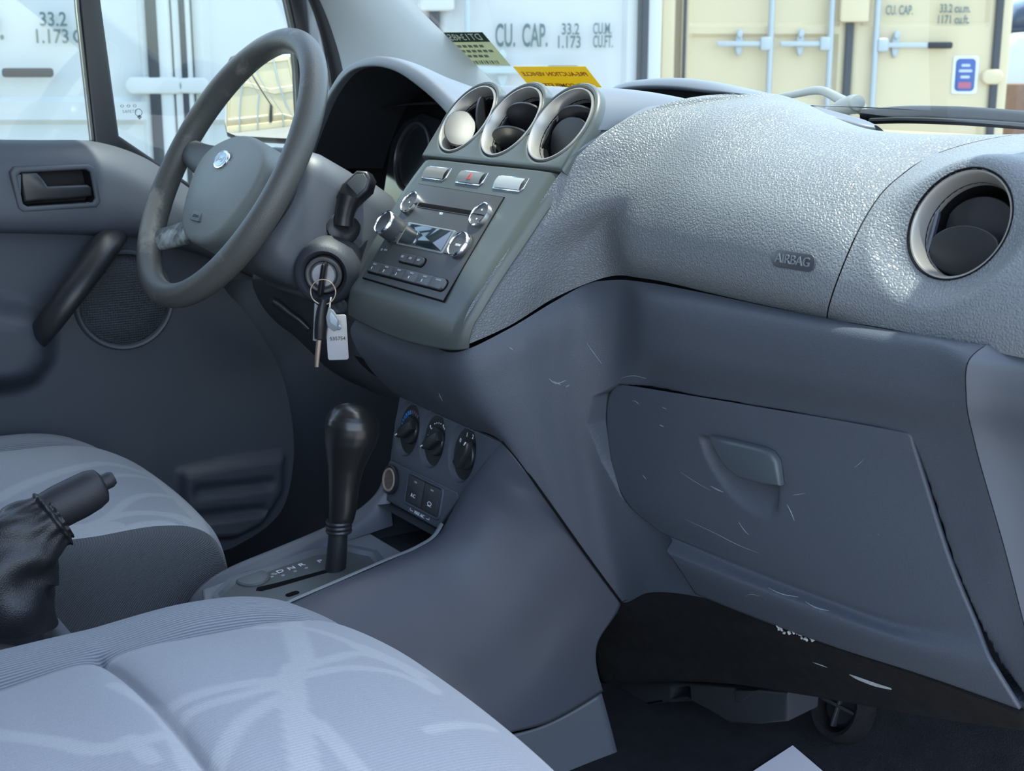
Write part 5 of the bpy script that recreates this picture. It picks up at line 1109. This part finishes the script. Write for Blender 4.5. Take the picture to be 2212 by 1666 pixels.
# ================================================================== STICKERS, WIPER, COWL, BONNET
def sticker_mat(name, c):
    m = bpy.data.materials.new(name); m.use_nodes = True; N, L = m.node_tree.nodes, m.node_tree.links; b = N['Principled BSDF']; b.inputs['Base Color'].default_value = (*c, 1); b.inputs['Roughness'].default_value = .6
    t = N.new('ShaderNodeBsdfTranslucent'); t.inputs[0].default_value = (*c, 1); x = N.new('ShaderNodeMixShader'); x.inputs[0].default_value = .6
    L.new(b.outputs[0], x.inputs[1]); L.new(t.outputs[0], x.inputs[2]); L.new(x.outputs[0], N['Material Output'].inputs[0]); return m
SLO = A((0, -.776, .63))
def wsf(X, z): 
    du = nrm(ws(X+.01, z)-ws(X-.01, z)); return Frame(ws(X, z, -.001), du, SLO)
g = wsf(-.577, .826)
sg = empty('service_sticker', g.o, 'dark green and tan sticker on the windscreen beside the pillar', 'sticker')
mk('sheet', plate([(-.05, -.040), (.050, -.042), (.046, .038), (-.05, .040)], g, .0, .0006, 0), sticker_mat('tan sticker', (.42, .44, .33)), sg)
mk('header', plate([(-.05, .017), (.047, .016), (.046, .038), (-.05, .040)], g, .0006, .0009, 0), sticker_mat('green sticker', (.05, .11, .08)), sg)
text('sticker_text', 'DT13485', .021, g.sub(0, .0275, .0009), mat('sticker pale', (.6, .62, .5), .6), sg, sx=-.92, depth=.0001)
m_olive = mat('sticker olive', (.16, .18, .12), .7)
for i, (s, y) in enumerate((('VEHICLE', .006), ('SERVICE DUE', -.006), ('AT 12', -.018))):
    mk('sticker_line', join(*[box(g.sub(-.03+.0125*k+(.006 if i == 2 else 0), y, .0006), .009, .006, .0003, .0001) for k in range((5, 6, 4)[i])]), m_olive, sg)
mk('sticker_barcode', join(*[box(g.sub(-.03+.004*k+.001*(k*7 % 3), -.033, .0006), .0012+.0008*(k % 3), .008, .0003, .0001) for k in range(15)]), m_olive, sg)
y_ = wsf(-.462, .772)
sy = empty('auction_sticker', y_.o, 'yellow sticker with red lettering low on the windscreen', 'sticker')
mk('sheet', plate([(-.079, -.045), (.079, -.045), (.079, .040), (-.079, .040)], y_, 0, .0006, 0), sticker_mat('yellow sticker', (.58, .45, .05)), sy)
m_rs = mat('sticker red', (.36, .09, .02), .6)
text('sticker_text', 'PRE-AUCTION VEHICLE', .0135, y_.sub(0, .022, .0006), m_rs, sy, sx=-1.0, depth=.0001, bold=.02)
text('sticker_text', 'SOLD COMPLETE', .0135, y_.sub(.012, -.006, .0006), m_rs, sy, sx=-1.05, depth=.0001, bold=.02)
m_wip = mat('wiper black', (.03, .034, .038), .4); m_wipg = mat('wiper grey', (.15, .165, .16), .5)
wp_ = empty('windscreen_wiper', onY(1850, 240, .60), 'grey and black windscreen wiper resting outside the glass', 'wiper')
mk('arm', tube(YY([(1660, 212, .62), (1715, 204, .62), (1776, 196, .62), (1810, 212, .62), (1845, 232, .61)]), [.003, .005, .006, .007, .008], 12, smooth=24), m_wipg, wp_)
mk('arm_root', tube(YY([(1785, 243, .61), (1820, 232, .61), (1850, 226, .605), (1868, 244, .60)]), [.006, .012, .013, .006], 14, smooth=20, flat=.7), m_wipg, wp_)
mk('pivot', lathe([(.010, -.006), (.010, .006), (.006, .008), (.001, .008)], Frame(onY(1850, 222, .595), RT, ZU), 20), m_wipg, wp_)
mk('blade', tube(YY([(1862, 250, .595), (1950, 246, .60), (2080, 250, .60), (2300, 266, .59)]), [.008, .010, .011, .010], 12, smooth=30, flat=.6, side=(0, 0, 1)), m_wip, wp_)
mk('blade_rubber', tube(YY([(1880, 262, .59), (1950, 260, .59), (2080, 264, .59), (2300, 280, .58)]), .004, 8, smooth=30), m_wip, wp_)
cw = [[A((X, Y, z)) for X in (-.75, -.3, .2, .78)] for Y, z in ((.56, .670), (.62, .678), (.70, .676), (.76, .665))]
tag(mk('cowl', gmesh(grid(cw, 20, 10)), m_dark, None, solid=.01), 'black plastic cowl below the windscreen', 'cowl', kind='structure')
bn = [[A((X, Y, z-.05*(X/.8)**2)) for X in (-.8, -.4, 0, .4, .8)] for Y, z in ((.74, .655), (1.0, .60), (1.3, .53), (1.45, .40), (1.5, .0))]
tag(mk('bonnet', gmesh(grid(bn, 24, 20)), m_paint, None, solid=.01), 'white painted van bonnet ahead of the windscreen', 'bonnet', kind='structure')
